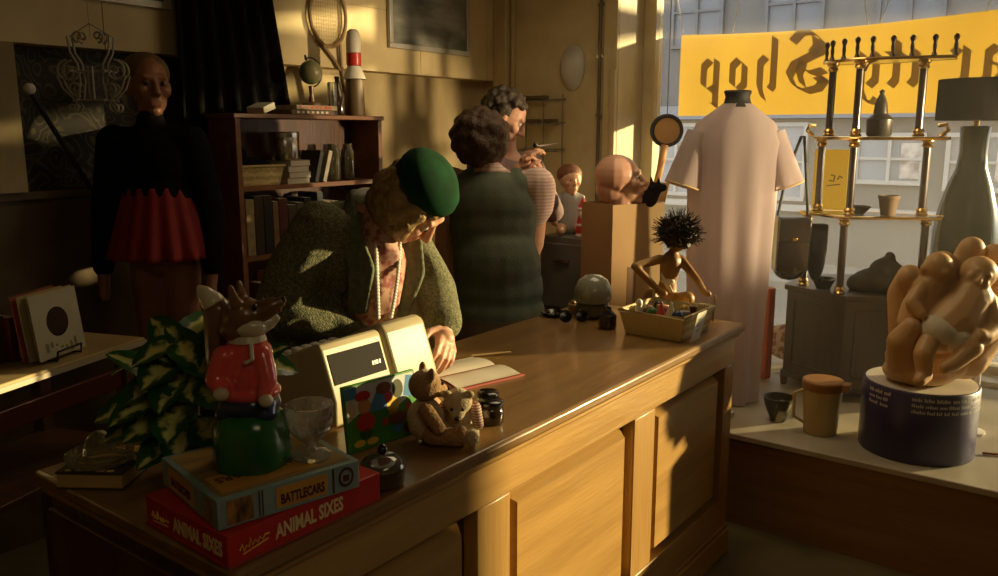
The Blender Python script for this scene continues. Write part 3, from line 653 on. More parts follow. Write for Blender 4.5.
# ------------------------------------------------------------------ far corner of the counter
gd = thing('glass_dome', 'cloudy glass dome over a squat olive pot at the far back of the counter', 'ornament', (-1.60, 2.74, .92))
MB().lathe([(0, .001), (.05, .001), (.062, .012), (.064, .05), (.056, .058)], (-1.60, 2.74, .92)).build('pot', mat('olive_glaze', (.10, .10, .035), .3, coat=.3, c2=(.14, .12, .05), scale=12), gd)
MB().lathe([(.068, .06), (.074, .08), (.071, .112), (.055, .145), (.03, .162), (0, .166)], (-1.60, 2.74, .92)).build('dome', mat('cloudy_glass', (.30, .31, .26), .18, coat=.5, c2=(.24, .25, .2), scale=8), gd)
sgl = thing('sunglasses', 'pair of black sunglasses lying before the cloudy glass dome', 'sunglasses', (-1.60, 2.60, .92), YAW + .1)
for e in (-1, 1):
    MB().lathe([(0, 0), (.022, 0), (.024, .002), (.022, .004), (0, .005)], M=Matrix.Translation((.03 * e, 0, .026)) @ Matrix.Rotation(PI / 2 - .3, 4, 'X')).build('lens', M['blackgloss'], sgl, local=True)
    MB().tube([(.052 * e, 0, .034), (.056 * e, .06, .028), (.054 * e, .1, .004)], .0028, 6).build('arm', M['black'], sgl, local=True)
MB().tube([(-.054, 0, .036), (-.03, -.003, .05), (-.008, -.002, .036), (.008, -.002, .036), (.03, -.003, .05), (.054, 0, .036)], .0028, 6).build('bridge', M['black'], sgl, local=True)
tag(MB().lathe([(0, .0), (.04, 0), (.052, .012), (.05, .016), (.042, .008), (0, .006)], (-1.725, 2.66, .92)).build('dish', M['blackgloss'], o=(-1.725, 2.66, .92)), 'shallow black dish at the back edge of the counter', 'dish')
tr = thing('trinket_pot', 'tiny ochre pot with a knobbed lid standing in front of the grey cabinet', 'pot', (-1.69, 2.76, .92))
MB().lathe([(0, 0), (.022, 0), (.03, .015), (.028, .035), (.022, .04)], (-1.69, 2.76, .92)).build('pot_body', mat('ochre_glaze', (.36, .22, .06), .3, coat=.4), tr)
MB().lathe([(.024, .04), (.018, .048), (.005, .052), (.007, .058), (0, .062)], (-1.69, 2.76, .92)).build('lid', M['brass'], tr)
tag(MB().lathe([(0, 0), (.03, 0), (.033, .01), (.033, .05), (.016, .066), (.012, .08), (.013, .084), (0, .085)], (-1.455, 2.60, .92)).build('bottle', mat('purple_glass', (.025, .018, .03), .1, coat=.8), o=(-1.455, 2.60, .92)), 'squat dark bottle standing next to the wicker basket', 'bottle')

dl = thing('wooden_doll', 'thin brown kneeling doll with wild black fuzzy hair behind the wicker basket', 'doll', (-1.37, 2.90, .92))
ds = mat('doll_brown', (.36, .19, .05), .45, c2=(.28, .14, .04), scale=14)
b = MB()
b.chain([((-1.378, 2.915, .985), .045), ((-1.372, 2.92, 1.06), .033), ((-1.368, 2.925, 1.13), .042), ((-1.362, 2.935, 1.175), .018)])
b.ell((-1.352, 2.945, 1.212), (.034, .034, .042))
b.chain([((-1.395, 2.885, 1.145), .019), ((-1.447, 2.785, 1.125), .016), ((-1.372, 2.835, 1.035), .013), ((-1.352, 2.845, 1.022), .014)])
b.chain([((-1.340, 2.955, 1.14), .019), ((-1.262, 2.945, 1.066), .015), ((-1.218, 2.905, 1.035), .012), ((-1.20, 2.90, 1.03), .013)])
b.chain([((-1.392, 2.89, .975), .033), ((-1.41, 2.845, 1.005), .03), ((-1.44, 2.905, .942), .02), ((-1.46, 2.95, .935), .014)])
b.chain([((-1.355, 2.93, .975), .033), ((-1.285, 2.905, 1.0), .03), ((-1.34, 2.955, .944), .02), ((-1.36, 2.965, .936), .014)])
b.ell((-1.325, 2.925, 1.205), (.012, .012, .012)).remesh(.0045, 5).build('body', ds, dl)
hr = MB(); g = random.Random(11)
hr.ell((-1.352, 2.952, 1.238), (.066, .066, .056)).remesh(.005, 1, lambda p: p + V((noise.noise(p * 60), noise.noise(p * 60 + V((5, 5, 5))), noise.noise(p * 60 + V((9, 2, 4))))) * .016)
for i in range(800):
    z = g.uniform(-.3, 1); t = g.uniform(0, 2 * PI); q = math.sqrt(max(0, 1 - z * z)); d = V((q * math.cos(t), q * math.sin(t), z))
    c0 = V((-1.352, 2.950, 1.238)); L = g.uniform(.055, .102); hr.tube([c0 + d * .02, c0 + d * (L * .6) + V((g.uniform(-.015, .015), g.uniform(-.015, .015), g.uniform(-.01, .01))), c0 + d * L + V((g.uniform(-.012, .012), g.uniform(-.012, .012), g.uniform(-.012, .012)))], [.0026, .0022, .0012], 4)
hr.build('fuzzy_hair', M['hairdark'], dl)
MB().ell((-1.368, 2.905, 1.06), (.03, .022, .018)).tube([(-1.39, 2.9, 1.09), (-1.365, 2.89, 1.055), (-1.35, 2.9, 1.02)], .011, 8).build('white_kerchief', M['whitepaper'], dl)

# ------------------------------------------------------------------ cardboard box, heads and dolls, cabinet
RX = math.atan2(.386, -.923)
card = mat('cardboard', (.42, .27, .12), .75, c2=(.35, .22, .09), scale=3, detail=6)
cardi = mat('cardboard_shade_side', (.30, .16, .055), .75, c2=(.25, .13, .045), scale=3, detail=6)
cb = thing('cardboard_box', 'tall brown cardboard box with its top flaps open, behind the counter', 'box', (-1.805, 3.25, .40), math.atan2(.923, .386))
T = .006; LB, WB, HB = .30, .233, .905
m = MB().bb(0, LB, 0, T, 0, HB).bb(0, LB, WB - T, WB, 0, HB).bb(0, T, T, WB - T, 0, HB).bb(LB - T, LB, T, WB - T, 0, HB).bb(T, LB - T, T, WB - T, 0, T)
m.build('box_walls', card, cb, local=True)
fl = MB().bb(0, LB, -.10, 0, -.004, 0); put(fl, Matrix.Translation((0, 0, HB)) @ Matrix.Rotation(math.radians(118), 4, 'X') @ Matrix.Identity(4)); 
fl2 = MB().bb(-.09, 0, 0, WB, -.004, 0); put(fl2, Matrix.Translation((LB + .004, 0, HB)) @ Matrix.Rotation(math.radians(105), 4, 'Y')); fl2.build('flap', card, cb, local=True)
MB().bb(.09, .14, -.0012, 0, .35, .62).build('printed_mark', mat('box_print', (.16, .09, .035), .7), cb, local=True)
pk = tag(MB().bb(-.12, .12, -.085, .085, 0, .42).build('packing_paper', mat('crumpled_paper', (.40, .31, .17), .8, bump=.6, bscale=25), o=(0, 0, 0)), 'crumpled brown packing paper filling the tall cardboard box', 'packing paper', kind='stuff')
pk.location = (-1.805 + .15 * .386 - .1165 * .923, 3.25 + .15 * .923 + .1165 * .386, .81); pk.rotation_euler = (0, 0, math.atan2(.923, .386)); 
# bald doll head lying in the box
bh = thing('doll_head', 'large bald doll head resting on the open cardboard box', 'doll head', (-1.84, 3.39, 1.37))
b = MB(); hc = V((-1.835, 3.385, 1.405)); hf = IR * .86 + UZ * .15 - IF * .3
q = head(b, hc, hf, UZ + IR * -.1, .98); b.ell(hc - hf.normalized() * .03 + UZ * .03, (.102, .10, .094)); b.ell(hc - hf.normalized() * .045 - UZ * .03, (.08, .08, .07))
b.chain([(hc - UZ * .05, .055), (hc - UZ * .13, .06)])
b.remesh(.0055, 5).build('head', mat('bald_doll_skin', (.62, .36, .25), .38, c2=(.55, .30, .2), scale=9, sub=.1), bh)
eyes(q, bh, M['eyewhite'], M['iris'], .92)
dg_ = MB(); o = V((-1.735, 3.44, 1.313))
dg_.chain([((-1.78, 3.44, 1.29), .035), ((-1.735, 3.46, 1.325), .04), ((-1.712, 3.47, 1.365), .03)]).chain([((-1.715, 3.46, 1.37), .028), ((-1.68, 3.485, 1.375), .018)]).cap((-1.722, 3.455, 1.39), (-1.728, 3.455, 1.425), .011, .004).cap((-1.70, 3.475, 1.39), (-1.70, 3.48, 1.42), .011, .004)
dg_.cap((-1.735, 3.46, 1.3), (-1.74, 3.475, 1.22), .018, .014).cap((-1.80, 3.41, 1.27), (-1.81, 3.42, 1.2), .018, .014)
tag(dg_.remesh(.005, 4).build('toy_cat', M['blackcloth'], o=tuple(o)), 'small black toy cat peering over the edge of the cardboard box', 'toy')

fc = thing('filing_cabinet', 'narrow grey metal filing cabinet beside the cardboard box', 'cabinet', (-2.19, 3.63, 0))
MB().bb(-2.33, -2.055, 3.46, 3.80, 0, 1.115).build('case', M['greymetal'], fc, bevel=.006)
for i in range(3):
    d = MB().bb(-2.32, -2.065, 3.448, 3.46, .06 + i * .35, .38 + i * .35).build('drawer', M['greymetal'], fc, bevel=.003)
    MB().bb(-2.23, -2.15, 3.43, 3.448, .29 + i * .35, .305 + i * .35).build('handle', M['steel'], d)
bd = thing('baby_doll', 'baby doll with short red hair and pale dress, seated on the grey cabinet', 'doll', (-2.25, 3.60, 1.117))
b = MB(); bc = V((-2.235, 3.58, 1.385)); bf = IR * .3 - IF * .95
q = head(b, bc, bf, UZ, .62); b.ell(bc + UZ * .01, (.058, .058, .06)); b.cap(bc - UZ * .04, bc - UZ * .1, .025, .03)
b.chain([((-2.24, 3.585, 1.29), .05), ((-2.245, 3.59, 1.17), .055)])
for e in (-1, 1):
    s = IR * e; b.chain([(V((-2.24, 3.585, 1.29)) + s * .05, .022), (V((-2.24, 3.585, 1.22)) + s * .085 - IF * .02, .02), (V((-2.24, 3.585, 1.18)) + s * .08 - IF * .06, .018)])
    b.chain([(V((-2.245, 3.59, 1.15)) + s * .035, .03), (V((-2.245, 3.59, 1.145)) + s * .045 - IF * .08, .026), (V((-2.245, 3.59, 1.14)) + s * .05 - IF * .11, .022)])
b.remesh(.005, 4).build('body', M['dollskin'], bd); eyes(q, bd, M['eyewhite'], M['iris'], .62)
b = MB().chain([((-2.24, 3.585, 1.285), .058), ((-2.245, 3.59, 1.165), .068)])
for e in (-1, 1): s = IR * e; b.cap(V((-2.24, 3.585, 1.29)) + s * .05, V((-2.24, 3.585, 1.225)) + s * .085 - IF * .02, .03, .028)
b.remesh(.006, 4).build('dress', mat('doll_dress_grey', (.34, .35, .34), .8), bd)
MB().ell(bc + UZ * .028 - bf.normalized() * .014, (.066, .066, .055)).remesh(.006, 3).build('hair', mat('doll_red_hair', (.20, .07, .025), .6, c2=(.12, .04, .015), scale=50), bd)
sa = thing('santa_figurine', 'small red and white santa figurine on the edge of the grey cabinet', 'figurine', (-2.11, 3.50, 1.117))
MB().lathe([(0, 0), (.03, 0), (.033, .03), (.028, .08), (.02, .11), (0, .115)], (-2.11, 3.50, 1.117)).build('coat', M['red'], sa)
MB().lathe([(.031, .0), (.036, .006), (.034, .018)], (-2.11, 3.50, 1.117)).lathe([(.030, .05), (.033, .058), (.03, .066)], (-2.11, 3.50, 1.117)).ell((-2.10, 3.488, 1.225), (.02, .02, .024)).build('beard_and_trim', M['white'], sa)
MB().ell((-2.11, 3.50, 1.245), (.021, .021, .022)).build('face', M['dollskin'], sa)
MB().lathe([(.024, 0), (.022, .014), (.012, .036), (.004, .052), (0, .053)], (-2.11, 3.50, 1.255)).build('hat', M['red'], sa)
MB().lathe([(.025, 0), (.027, .006), (.024, .012)], (-2.11, 3.50, 1.25)).ell((-2.11, 3.5, 1.312), .008).build('hat_trim', M['white'], sa)

# ------------------------------------------------------------------ people
def legs(b, px, py, hz, sep, f, foot=True):
    s = V((f.y, -f.x, 0)).normalized()
    for e in (-1, 1):
        p = V((px, py, hz)) + s * sep * e
        b.chain([(p, .085), (V((p.x, p.y, hz * .52)) + f * .02, .06), (V((p.x, p.y, .09)), .042)])
        b.chain([(V((p.x, p.y, .045)) - f * .03, .042), (V((p.x, p.y, .035)) + f * .16, .032)])

# woman bent over the counter
la = thing('person', 'woman in a green hat and tweed coat bending over the counter to write', 'person', (-2.05, 1.70, 0))
LF = V((.80, .60, 0)); LS = IF
pel, wai, che, nec, hea = V((-2.06, 1.705, .96)), V((-1.99, 1.715, 1.10)), V((-1.885, 1.765, 1.265)), V((-1.80, 1.80, 1.385)), V((-1.680, 1.826, 1.412))
crown = V((.816, .112, .56)).normalized(); face = V((.45, .22, -.80)).normalized()
b = MB()
b.chain([(pel, .14), (wai, .12), (che, .135), (V((-1.84, 1.785, 1.34)), .09)])
nsh, nel, nwr = V((-1.855, 1.615, 1.345)), V((-1.92, 1.50, 1.12)), V((-1.745, 1.735, 1.01))
fsh, fel, fwr = V((-1.885, 1.955, 1.325)), V((-1.745, 1.985, 1.125)), V((-1.575, 1.835, 1.052))
b.cap(nsh, fsh, .055, .055); b.chain([(nsh, .052), (nel, .042), (nwr, .028)]); b.chain([(fsh, .052), (fel, .042), (fwr, .028)])
legs(b, pel.x, pel.y, .93, .09, LF); b.cap(nec, hea - crown * .06 + face * .01, .05, .048); b.remesh(.012, 3)
hb = MB(); q = head(hb, hea, face, crown, 1.0); hb.cap(hea - crown * .06, nec, .048, .05); hb.remesh(.005, 4); b.add(hb.v, hb.f)
h1 = MB(); hand(h1, fwr, V((.086, -.094, -.075)), V((-.45, -.45, -.77)), -1, 1.0, (.25, .45, .35)); h1.cap(fwr, fwr + (fel - fwr) * .25, .027, .032); h1.remesh(.0038, 3); b.add(h1.v, h1.f)
h2 = MB(); hand(h2, nwr, V((.10, .06, -.03)), V((.2, -.1, -.95)), 1, 1.0, (.25, .45, .35)); h2.cap(nwr, nwr + (nel - nwr) * .2, .027, .032); h2.remesh(.0045, 3); b.add(h2.v, h2.f)
b.build('body', M['skin'], la); eyes(q, la, M['eyewhite'], M['iris'])
tweed = mat('green_tweed', (.085, .095, .045), .9, c2=(.20, .19, .10), scale=130, bump=.5, bscale=220, detail=2, lo=.42, hi=.6)
b = MB(); S = axes(LF, LS, UZ)
b.ell(pel + V((-.01, 0, -.02)), (.17, .215, .2), S); b.ell(wai, (.155, .20, .17), S); b.ell(che + V((-.035, -.01, -.01)), (.145, .205, .16), S); b.ell(V((-1.88, 1.78, 1.325)), (.09, .16, .085), S)
b.chain([(pel + V((-.02, 0, -.05)), .19), (V((pel.x, pel.y, .62)), .21)])
b.chain([(nsh, .085), (nsh * .45 + nel * .55 + V((-.01, -.01, 0)), .08), (nel, .072), (nwr, .05)]); b.chain([(fsh, .082), (fsh * .5 + fel * .5, .076), (fel, .07), (fwr + (fel - fwr) * .12, .058)])
for p_, d_ in ((fel, fwr), (nel, nwr)):
    for t_ in (.25, .5, .72): c_ = p_ + (d_ - p_) * t_; b.ell(c_, .064 - t_ * .008)
def wr(p):
    k = noise.noise(p * 9) * .009 + noise.noise(p * 22) * .004
    return p + V((k, -k, k * .6))
b.remesh(.009, 4, wr).build('coat', tweed, la)
blo = mat('patterned_blouse', (.50, .30, .22), .7, c2=(.28, .07, .06), scale=45, detail=2, lo=.45, hi=.6)
MB().chain([(V((-1.772, 1.765, 1.345)), .06), (V((-1.755, 1.745, 1.24)), .085), (V((-1.79, 1.735, 1.10)), .09)]).remesh(.008, 4, wr).build('blouse', blo, la)
lap = mat('coat_lapel', (.15, .165, .095), .85, c2=(.10, .115, .06), scale=60, bump=.3, bscale=150)
def strip(pts, w, t_=.012):
    m = MB(); n_ = len(pts)
    for (a, wa), (c, wb) in zip(pts, pts[1:]):
        m.chain([(V(a), t_), (V(c), t_)])
        a = V(a); c = V(c)
        for e in (-1, 1): m.cap(a + wa * e, c + wb * e, t_ * .8, t_ * .8)
        m.cap(a - wa, a + wa, t_ * .8, t_ * .8); m.cap(c - wb, c + wb, t_ * .8, t_ * .8)
    return m
strip([((-1.885, 1.86, 1.425), V((.01, .01, .02))), ((-1.873, 1.745, 1.425), V((.012, .0, .02))), ((-1.795, 1.668, 1.35), V((.022, .012, .0))), ((-1.728, 1.648, 1.24), V((.026, .018, .0))), ((-1.715, 1.62, 1.12), V((.018, .012, .0)))], 0).remesh(.007, 4).build('lapel', lap, la)
strip([((-1.83, 1.90, 1.41), V((.01, .01, .02))), ((-1.74, 1.875, 1.32), V((.02, .012, 0))), ((-1.705, 1.845, 1.20), V((.022, .014, 0))), ((-1.715, 1.79, 1.08), V((.018, .01, .0)))], 0).remesh(.007, 4).build('lapel', lap, la)
nk = MB()
for k in range(26):
    t_ = k / 25; p_ = V((-1.735, 1.715, 1.335)).lerp(V((-1.672, 1.655, 1.10)), t_) + V((.012, -.012, 0)) * math.sin(PI * t_) * .8
    nk.ell(p_, .0075, n=8, m=6)
for k in range(24):
    t_ = k / 23; p_ = V((-1.695, 1.775, 1.30)).lerp(V((-1.650, 1.685, 1.10)), t_) + V((.012, -.006, 0)) * math.sin(PI * t_)
    nk.ell(p_, .0065, n=8, m=6)
nk.build('bead_necklace', M['white'], la)
MB().ell(V((-1.86, 1.80, 1.425)), (.05, .085, .03), axes(LF, LS, UZ)).remesh(.007, 3).build('scarf', mat('pale_scarf', (.50, .52, .46), .8, c2=(.36, .38, .33), scale=25), la)
HSIDE = 1 if face.cross(crown).normalized().dot(IF) < 0 else -1
HA = axes(face.cross(crown).normalized(), face, crown)
hr = curls(hea - face * .012 - crown * .012, (.104, .106, .108), 260, .024, HA, 3, lambda p: p.y < .42 or (p.z > .3 and p.y < .7) or (p.x * HSIDE > .55 and p.y < .62))
hr.ell(hea - face * .03 - crown * .01, (.096, .088, .098), HA).ell(hea - face * .055 - crown * .07, (.085, .06, .06), HA); hr.remesh(.006, 2).build('hair', M['hairblond'], la)
hat_c = hea + crown * .055 - face * .024
HM = Matrix.Translation(hat_c) @ axes(face.cross(crown).normalized(), face, crown).to_4x4()
hg = mat('green_velvet', (.004, .048, .014), .9, c2=(.0025, .026, .008), scale=14, spec=.15)
MB().lathe([(.096, -.0), (.108, .012), (.110, .03), (.100, .056), (.074, .078), (.036, .088), (0, .09)], M=HM, n=36, wob=lambda t_, i: .02 * math.sin(3 * t_ + i)).build('hat', hg, la)
MB().lathe([(.093, -.018), (.103, -.014), (.106, .006), (.104, .014)], M=HM, n=36).build('hat_band', mat('hat_band_brown', (.03, .03, .014), .8), la)

# woman with her back turned
w2 = thing('person', 'curly brown haired woman in a grey-green pinafore with her back turned', 'person', (-2.12, 2.80, 0))
F2 = V((-.42, .91, 0)).normalized(); S2 = V((F2.y, -F2.x, 0)); A2 = axes(S2, F2, UZ)
pe, ch, ne, he = V((-2.10, 2.79, .90)), V((-2.14, 2.82, 1.29)), V((-2.15, 2.81, 1.455)), V((-2.19, 2.80, 1.578))
b = MB().chain([(pe, .14), (V((-2.12, 2.8, 1.1)), .12), (ch, .14), (ch + UZ * .1, .09)])
sR, eR, wR = ch + S2 * .185 + UZ * .11, V((-2.05, 2.99, 1.14)), V((-2.15, 3.07, 1.02)); sL, eL, wL = ch - S2 * .185 + UZ * .11, V((-2.385, 2.78, 1.14)), V((-2.36, 2.86, .93))
b.cap(sR, sL, .055, .055); b.chain([(sR, .055), (eR, .046), (wR, .032)]); b.chain([(sL, .055), (eL, .046), (wL, .032)])
legs(b, pe.x, pe.y, .88, .09, F2); b.cap(ne - UZ * .04, he - UZ * .06, .052, .05); b.remesh(.013, 3)
hb = MB(); q = head(hb, he, F2 + IR * .35, UZ, .98); hb.cap(ne, he - UZ * .05, .05, .05); hb.remesh(.006, 3); b.add(hb.v, hb.f)
for w_, e_, t_ in ((wR, eR, -1), (wL, eL, 1)):
    h1 = MB(); hand(h1, w_, (w_ - e_), F2 * .5 + UZ * .5, t_, .95, (.35, .5, .4)); h1.cap(w_, w_ + (e_ - w_) * .2, .03, .034); h1.remesh(.005, 2); b.add(h1.v, h1.f)
b.build('body', M['skin'], w2); eyes(q, w2, M['eyewhite'], M['iris'], .98)
pin = mat('grey_green_pinafore', (.13, .15, .11), .85, c2=(.10, .12, .085), scale=9, bump=.2, bscale=150)
b = MB(); b.ell(ch + UZ * .02 - F2 * .02, (.195, .15, .16), A2); b.ell(ch - UZ * .12 - F2 * .02, (.18, .155, .18), A2); b.ell(pe + UZ * .16 - F2 * .015, (.192, .16, .2), A2).ell(ch - UZ * .05 - F2 * .02, (.188, .152, .2), A2); b.ell(pe + UZ * .06, (.205, .172, .18), A2); b.ell(pe - UZ * .08, (.222, .192, .22), A2)
for e in (-1, 1): b.cap(ch + S2 * .12 * e + UZ * .11 - F2 * .04, ch + S2 * .10 * e + UZ * .15, .055, .04)
b.remesh(.011, 5, lambda p: p + V((1, 1, 0)) * noise.noise(p * 7) * .007).build('pinafore', pin, w2)
def flare(c, F, S, prof, n=64, fold=.05, kf=9, ph=0):
    return MB().grid(lambda u, v: (lambda i: (lambda z, rx, ry, am: V(c) + S * (math.cos(2 * PI * u) * rx * (1 + am * fold * math.sin(kf * 2 * PI * u + ph))) + F * (math.sin(2 * PI * u) * ry * (1 + am * fold * math.sin(kf * 2 * PI * u + ph))) + UZ * z)(*prof(i)))(v), n, 16, True)
flare((pe.x, pe.y, 0), F2, S2, lambda v: (.88 - .45 * v, .198 + .05 * min(1, v * 5) + .02 * v, .168 + .05 * min(1, v * 5) + .02 * v, v), fold=.06).build('skirt', mat('brown_skirt', (.09, .05, .022), .85, c2=(.065, .036, .017), scale=12), w2, solid=.006)
bl2 = stripes('pink_stripe_blouse', (.78, .58, .52), (.62, .42, .38), 22, 'Z', .75, .5, 1)
b = MB()
for s_, e_ in ((sR, eR), (sL, eL)): b.chain([(s_, .08), (s_ * .68 + e_ * .32, .078), (s_ * .55 + e_ * .45, .062)])
b.cap(sR, sL, .066, .066); b.cap(ch + UZ * .13, ne - UZ * .0, .075, .058)
b.remesh(.009, 4, lambda p: p + V((1, -1, .5)) * noise.noise(p * 16) * .006).build('blouse', bl2, w2)
hr = curls(he - F2 * .012 + UZ * .02, (.104, .108, .104), 190, .026, A2, 5, lambda p: p.y < .45 or p.z > .35); hr.ell(he - F2 * .02 + UZ * .02, (.094, .094, .096)); hr.remesh(.008, 2).build('hair', M['hairbrown'], w2)

# dark-haired person beyond her, hands raised
p3 = thing('person', 'dark haired person beyond the curly haired woman, holding up a small object', 'person', (-2.42, 3.29, 0))
F3 = (IR * .75 - IF * .65).normalized(); S3 = V((F3.y, -F3.x, 0)); A3 = axes(S3, F3, UZ)
pe, ch, ne, he = V((-2.45, 3.31, .93)), V((-2.42, 3.29, 1.35)), V((-2.41, 3.28, 1.53)), V((-2.395, 3.255, 1.685))
b = MB().chain([(pe, .14), (V((-2.44, 3.3, 1.12)), .125), (ch, .135), (ch + UZ * .11, .09)])
sR, eR, wR = ch + S3 * .175 + UZ * .11, V((-2.36, 3.07, 1.24)), V((-2.225, 3.12, 1.455)); sL, eL, wL = ch - S3 * .175 + UZ * .11, V((-2.20, 3.36, 1.25)), V((-2.17, 3.215, 1.42))
b.cap(sR, sL, .055, .055); b.chain([(sR, .055), (eR, .044), (wR, .031)]); b.chain([(sL, .055), (eL, .044), (wL, .031)])
legs(b, pe.x, pe.y, .9, .09, F3); b.cap(ne - UZ * .04, he - UZ * .06, .05, .048); b.remesh(.012, 3)
f3 = (IR * .85 - IF * .15 - UZ * .5).normalized(); u3 = (UZ + IR * .45).normalized()
hb = MB(); q = head(hb, he, f3, u3, .98); hb.cap(ne, he - u3 * .05, .05, .05); hb.remesh(.0055, 4); b.add(hb.v, hb.f)
h1 = MB(); hand(h1, wR, V((.05, .03, .09)), V((.5, .6, .2)), -1, .95, (.5, .6, .5)); h1.cap(wR, wR + (eR - wR) * .2, .029, .034); h1.remesh(.0042, 2); b.add(h1.v, h1.f)
h1 = MB(); hand(h1, wL, V((-.01, -.05, .1)), V((-.3, -.6, .2)), 1, .95, (.5, .6, .5)); h1.cap(wL, wL + (eL - wL) * .2, .029, .034); h1.remesh(.0042, 2); b.add(h1.v, h1.f)
b.build('body', M['skin'], p3); eyes(q, p3, M['eyewhite'], M['iris'], .98)
mau = mat('mauve_top', (.26, .17, .17), .85, c2=(.20, .13, .13), scale=10)
b = MB().ell(ch + UZ * .02, (.185, .13, .15), A3).ell(ch - UZ * .13, (.165, .13, .16), A3).ell(pe + UZ * .06, (.18, .15, .15), A3)
for s_, e_, w_ in ((sR, eR, wR), (sL, eL, wL)): b.chain([(s_, .075), (e_, .058), (e_ * .45 + w_ * .55, .046)])
b.cap(sR, sL, .062, .062); b.remesh(.011, 5, lambda p: p + V((1, 1, 0)) * noise.noise(p * 9) * .006).build('top', mau, p3)
b = MB(); pp_ = V((pe.x, pe.y, 0))
b.ell(pe, (.175, .145, .14), A3)
for e in (-1, 1): b.chain([(pe - UZ * .03 + S3 * .09 * e, .105), (pp_ + S3 * .09 * e + UZ * .5, .08), (pp_ + S3 * .09 * e + UZ * .1, .065)])
b.remesh(.013, 3).build('trousers', mat('dark_trousers', (.03, .025, .02), .85), p3)
H3 = axes(f3.cross(u3).normalized(), f3, u3)
hr = curls(he - f3 * .018 + u3 * .024, (.092, .108, .102), 130, .02, H3, 8, lambda p: p.y < .1 or p.z > .5); hr.ell(he - f3 * .03 + u3 * .025, (.085, .09, .095), H3); hr.remesh(.0065, 3).build('hair', M['hairdark'], p3)
tk = thing('wire_trinket', 'small bright metal trinket held up between raised hands', 'trinket', (-2.16, 3.17, 1.555))
MB().tube([(-2.185, 3.15, 1.545), (-2.165, 3.165, 1.575), (-2.15, 3.175, 1.56), (-2.08, 3.22, 1.572)], .004, 8).build('wire', M['steel'], tk)
MB().ell((-2.165, 3.165, 1.565), (.012, .012, .014)).build('bead', M['blackgloss'], tk)
# ------------------------------------------------------------------ potted variegated plant
pl = thing('potted_plant', 'bushy plant with broad green leaves splashed pale yellow, in a dark pot', 'plant', (-1.50, .93, .92))
MB().lathe([(0, 0), (.045, 0), (.06, .085), (.066, .088), (.066, .105), (.058, .105), (.054, .09), (0, .088)], (-1.50, .93, .92)).build('pot', mat('dark_pot', (.035, .02, .012), .5), pl)
def leaf_mat():
    m, t, b = nt('variegated_leaf'); n = t.nodes; L = t.links
    a = n.new('ShaderNodeAttribute'); a.attribute_name = 'blade'
    sp = n.new('ShaderNodeSeparateColor'); L.new(a.outputs['Color'], sp.inputs[0])
    tc = n.new('ShaderNodeTexCoord'); no = n.new('ShaderNodeTexNoise'); no.inputs['Scale'].default_value = 55; no.inputs['Detail'].default_value = 3
    L.new(tc.outputs['Object'], no.inputs['Vector'])
    mu = n.new('ShaderNodeMath'); mu.operation = 'MULTIPLY_ADD'; mu.inputs[1].default_value = .9; L.new(no.outputs['Fac'], mu.inputs[0]); L.new(sp.outputs[0], mu.inputs[2])
    r = n.new('ShaderNodeValToRGB'); e = r.color_ramp.elements
    e[0].position = .62; e[0].color = (.62, .64, .22, 1); e[1].position = .86; e[1].color = (.015, .085, .014, 1)
    L.new(mu.outputs[0], r.inputs['Fac']); L.new(r.outputs['Color'], b.inputs['Base Color']); b.inputs['Roughness'].default_value = .32
    return m
lm = leaf_mat(); stem_m = mat('plant_stem', (.08, .16, .03), .5)
def leaf(base, tip, w, up):
    base, tip, up = V(base), V(tip), V(up); L = (tip - base).length; d = (tip - base).normalized(); s = d.cross(up).normalized(); u = s.cross(d)
    m = MB(); att = []; nu, nv = 8, 14
    for i in range(nv + 1):
        v = i / nv; wd = w * math.sin(PI * v ** .85) ** .65 if 0 < v < 1 else 0
        for j in range(nu + 1):
            x = -1 + 2 * j / nu
            m.v.append(base + d * (L * v) + s * (wd * x) + u * (-L * .22 * v * v + .10 * L * v + wd * .35 * abs(x) - .008 * abs(math.sin(16 * v + 1.5 * abs(x))) * abs(x) * w * 8)); att.append(abs(x) * .75 + .18 * abs(2 * v - 1))
    for i in range(nv):
        for j in range(nu): a = i * (nu + 1) + j; m.f.append((a, a + 1, a + nu + 2, a + nu + 1))
    o = m.build('leaf', lm, pl); ca = o.data.color_attributes.new('blade', 'FLOAT_COLOR', 'POINT')
    for i, q in enumerate(att): ca.data[i].color = (q, 0, 0, 1)
    MB().tube([(-1.50 + (base.x + 1.5) * .1, .93 + (base.y - .93) * .1, 1.0), V((-1.5, .93, 1.03)).lerp(base, .55), base], [.006, .005, .004], 6).build('stalk', stem_m, o)
C0 = V((-1.47, .90, 1.1)); TC = -IF
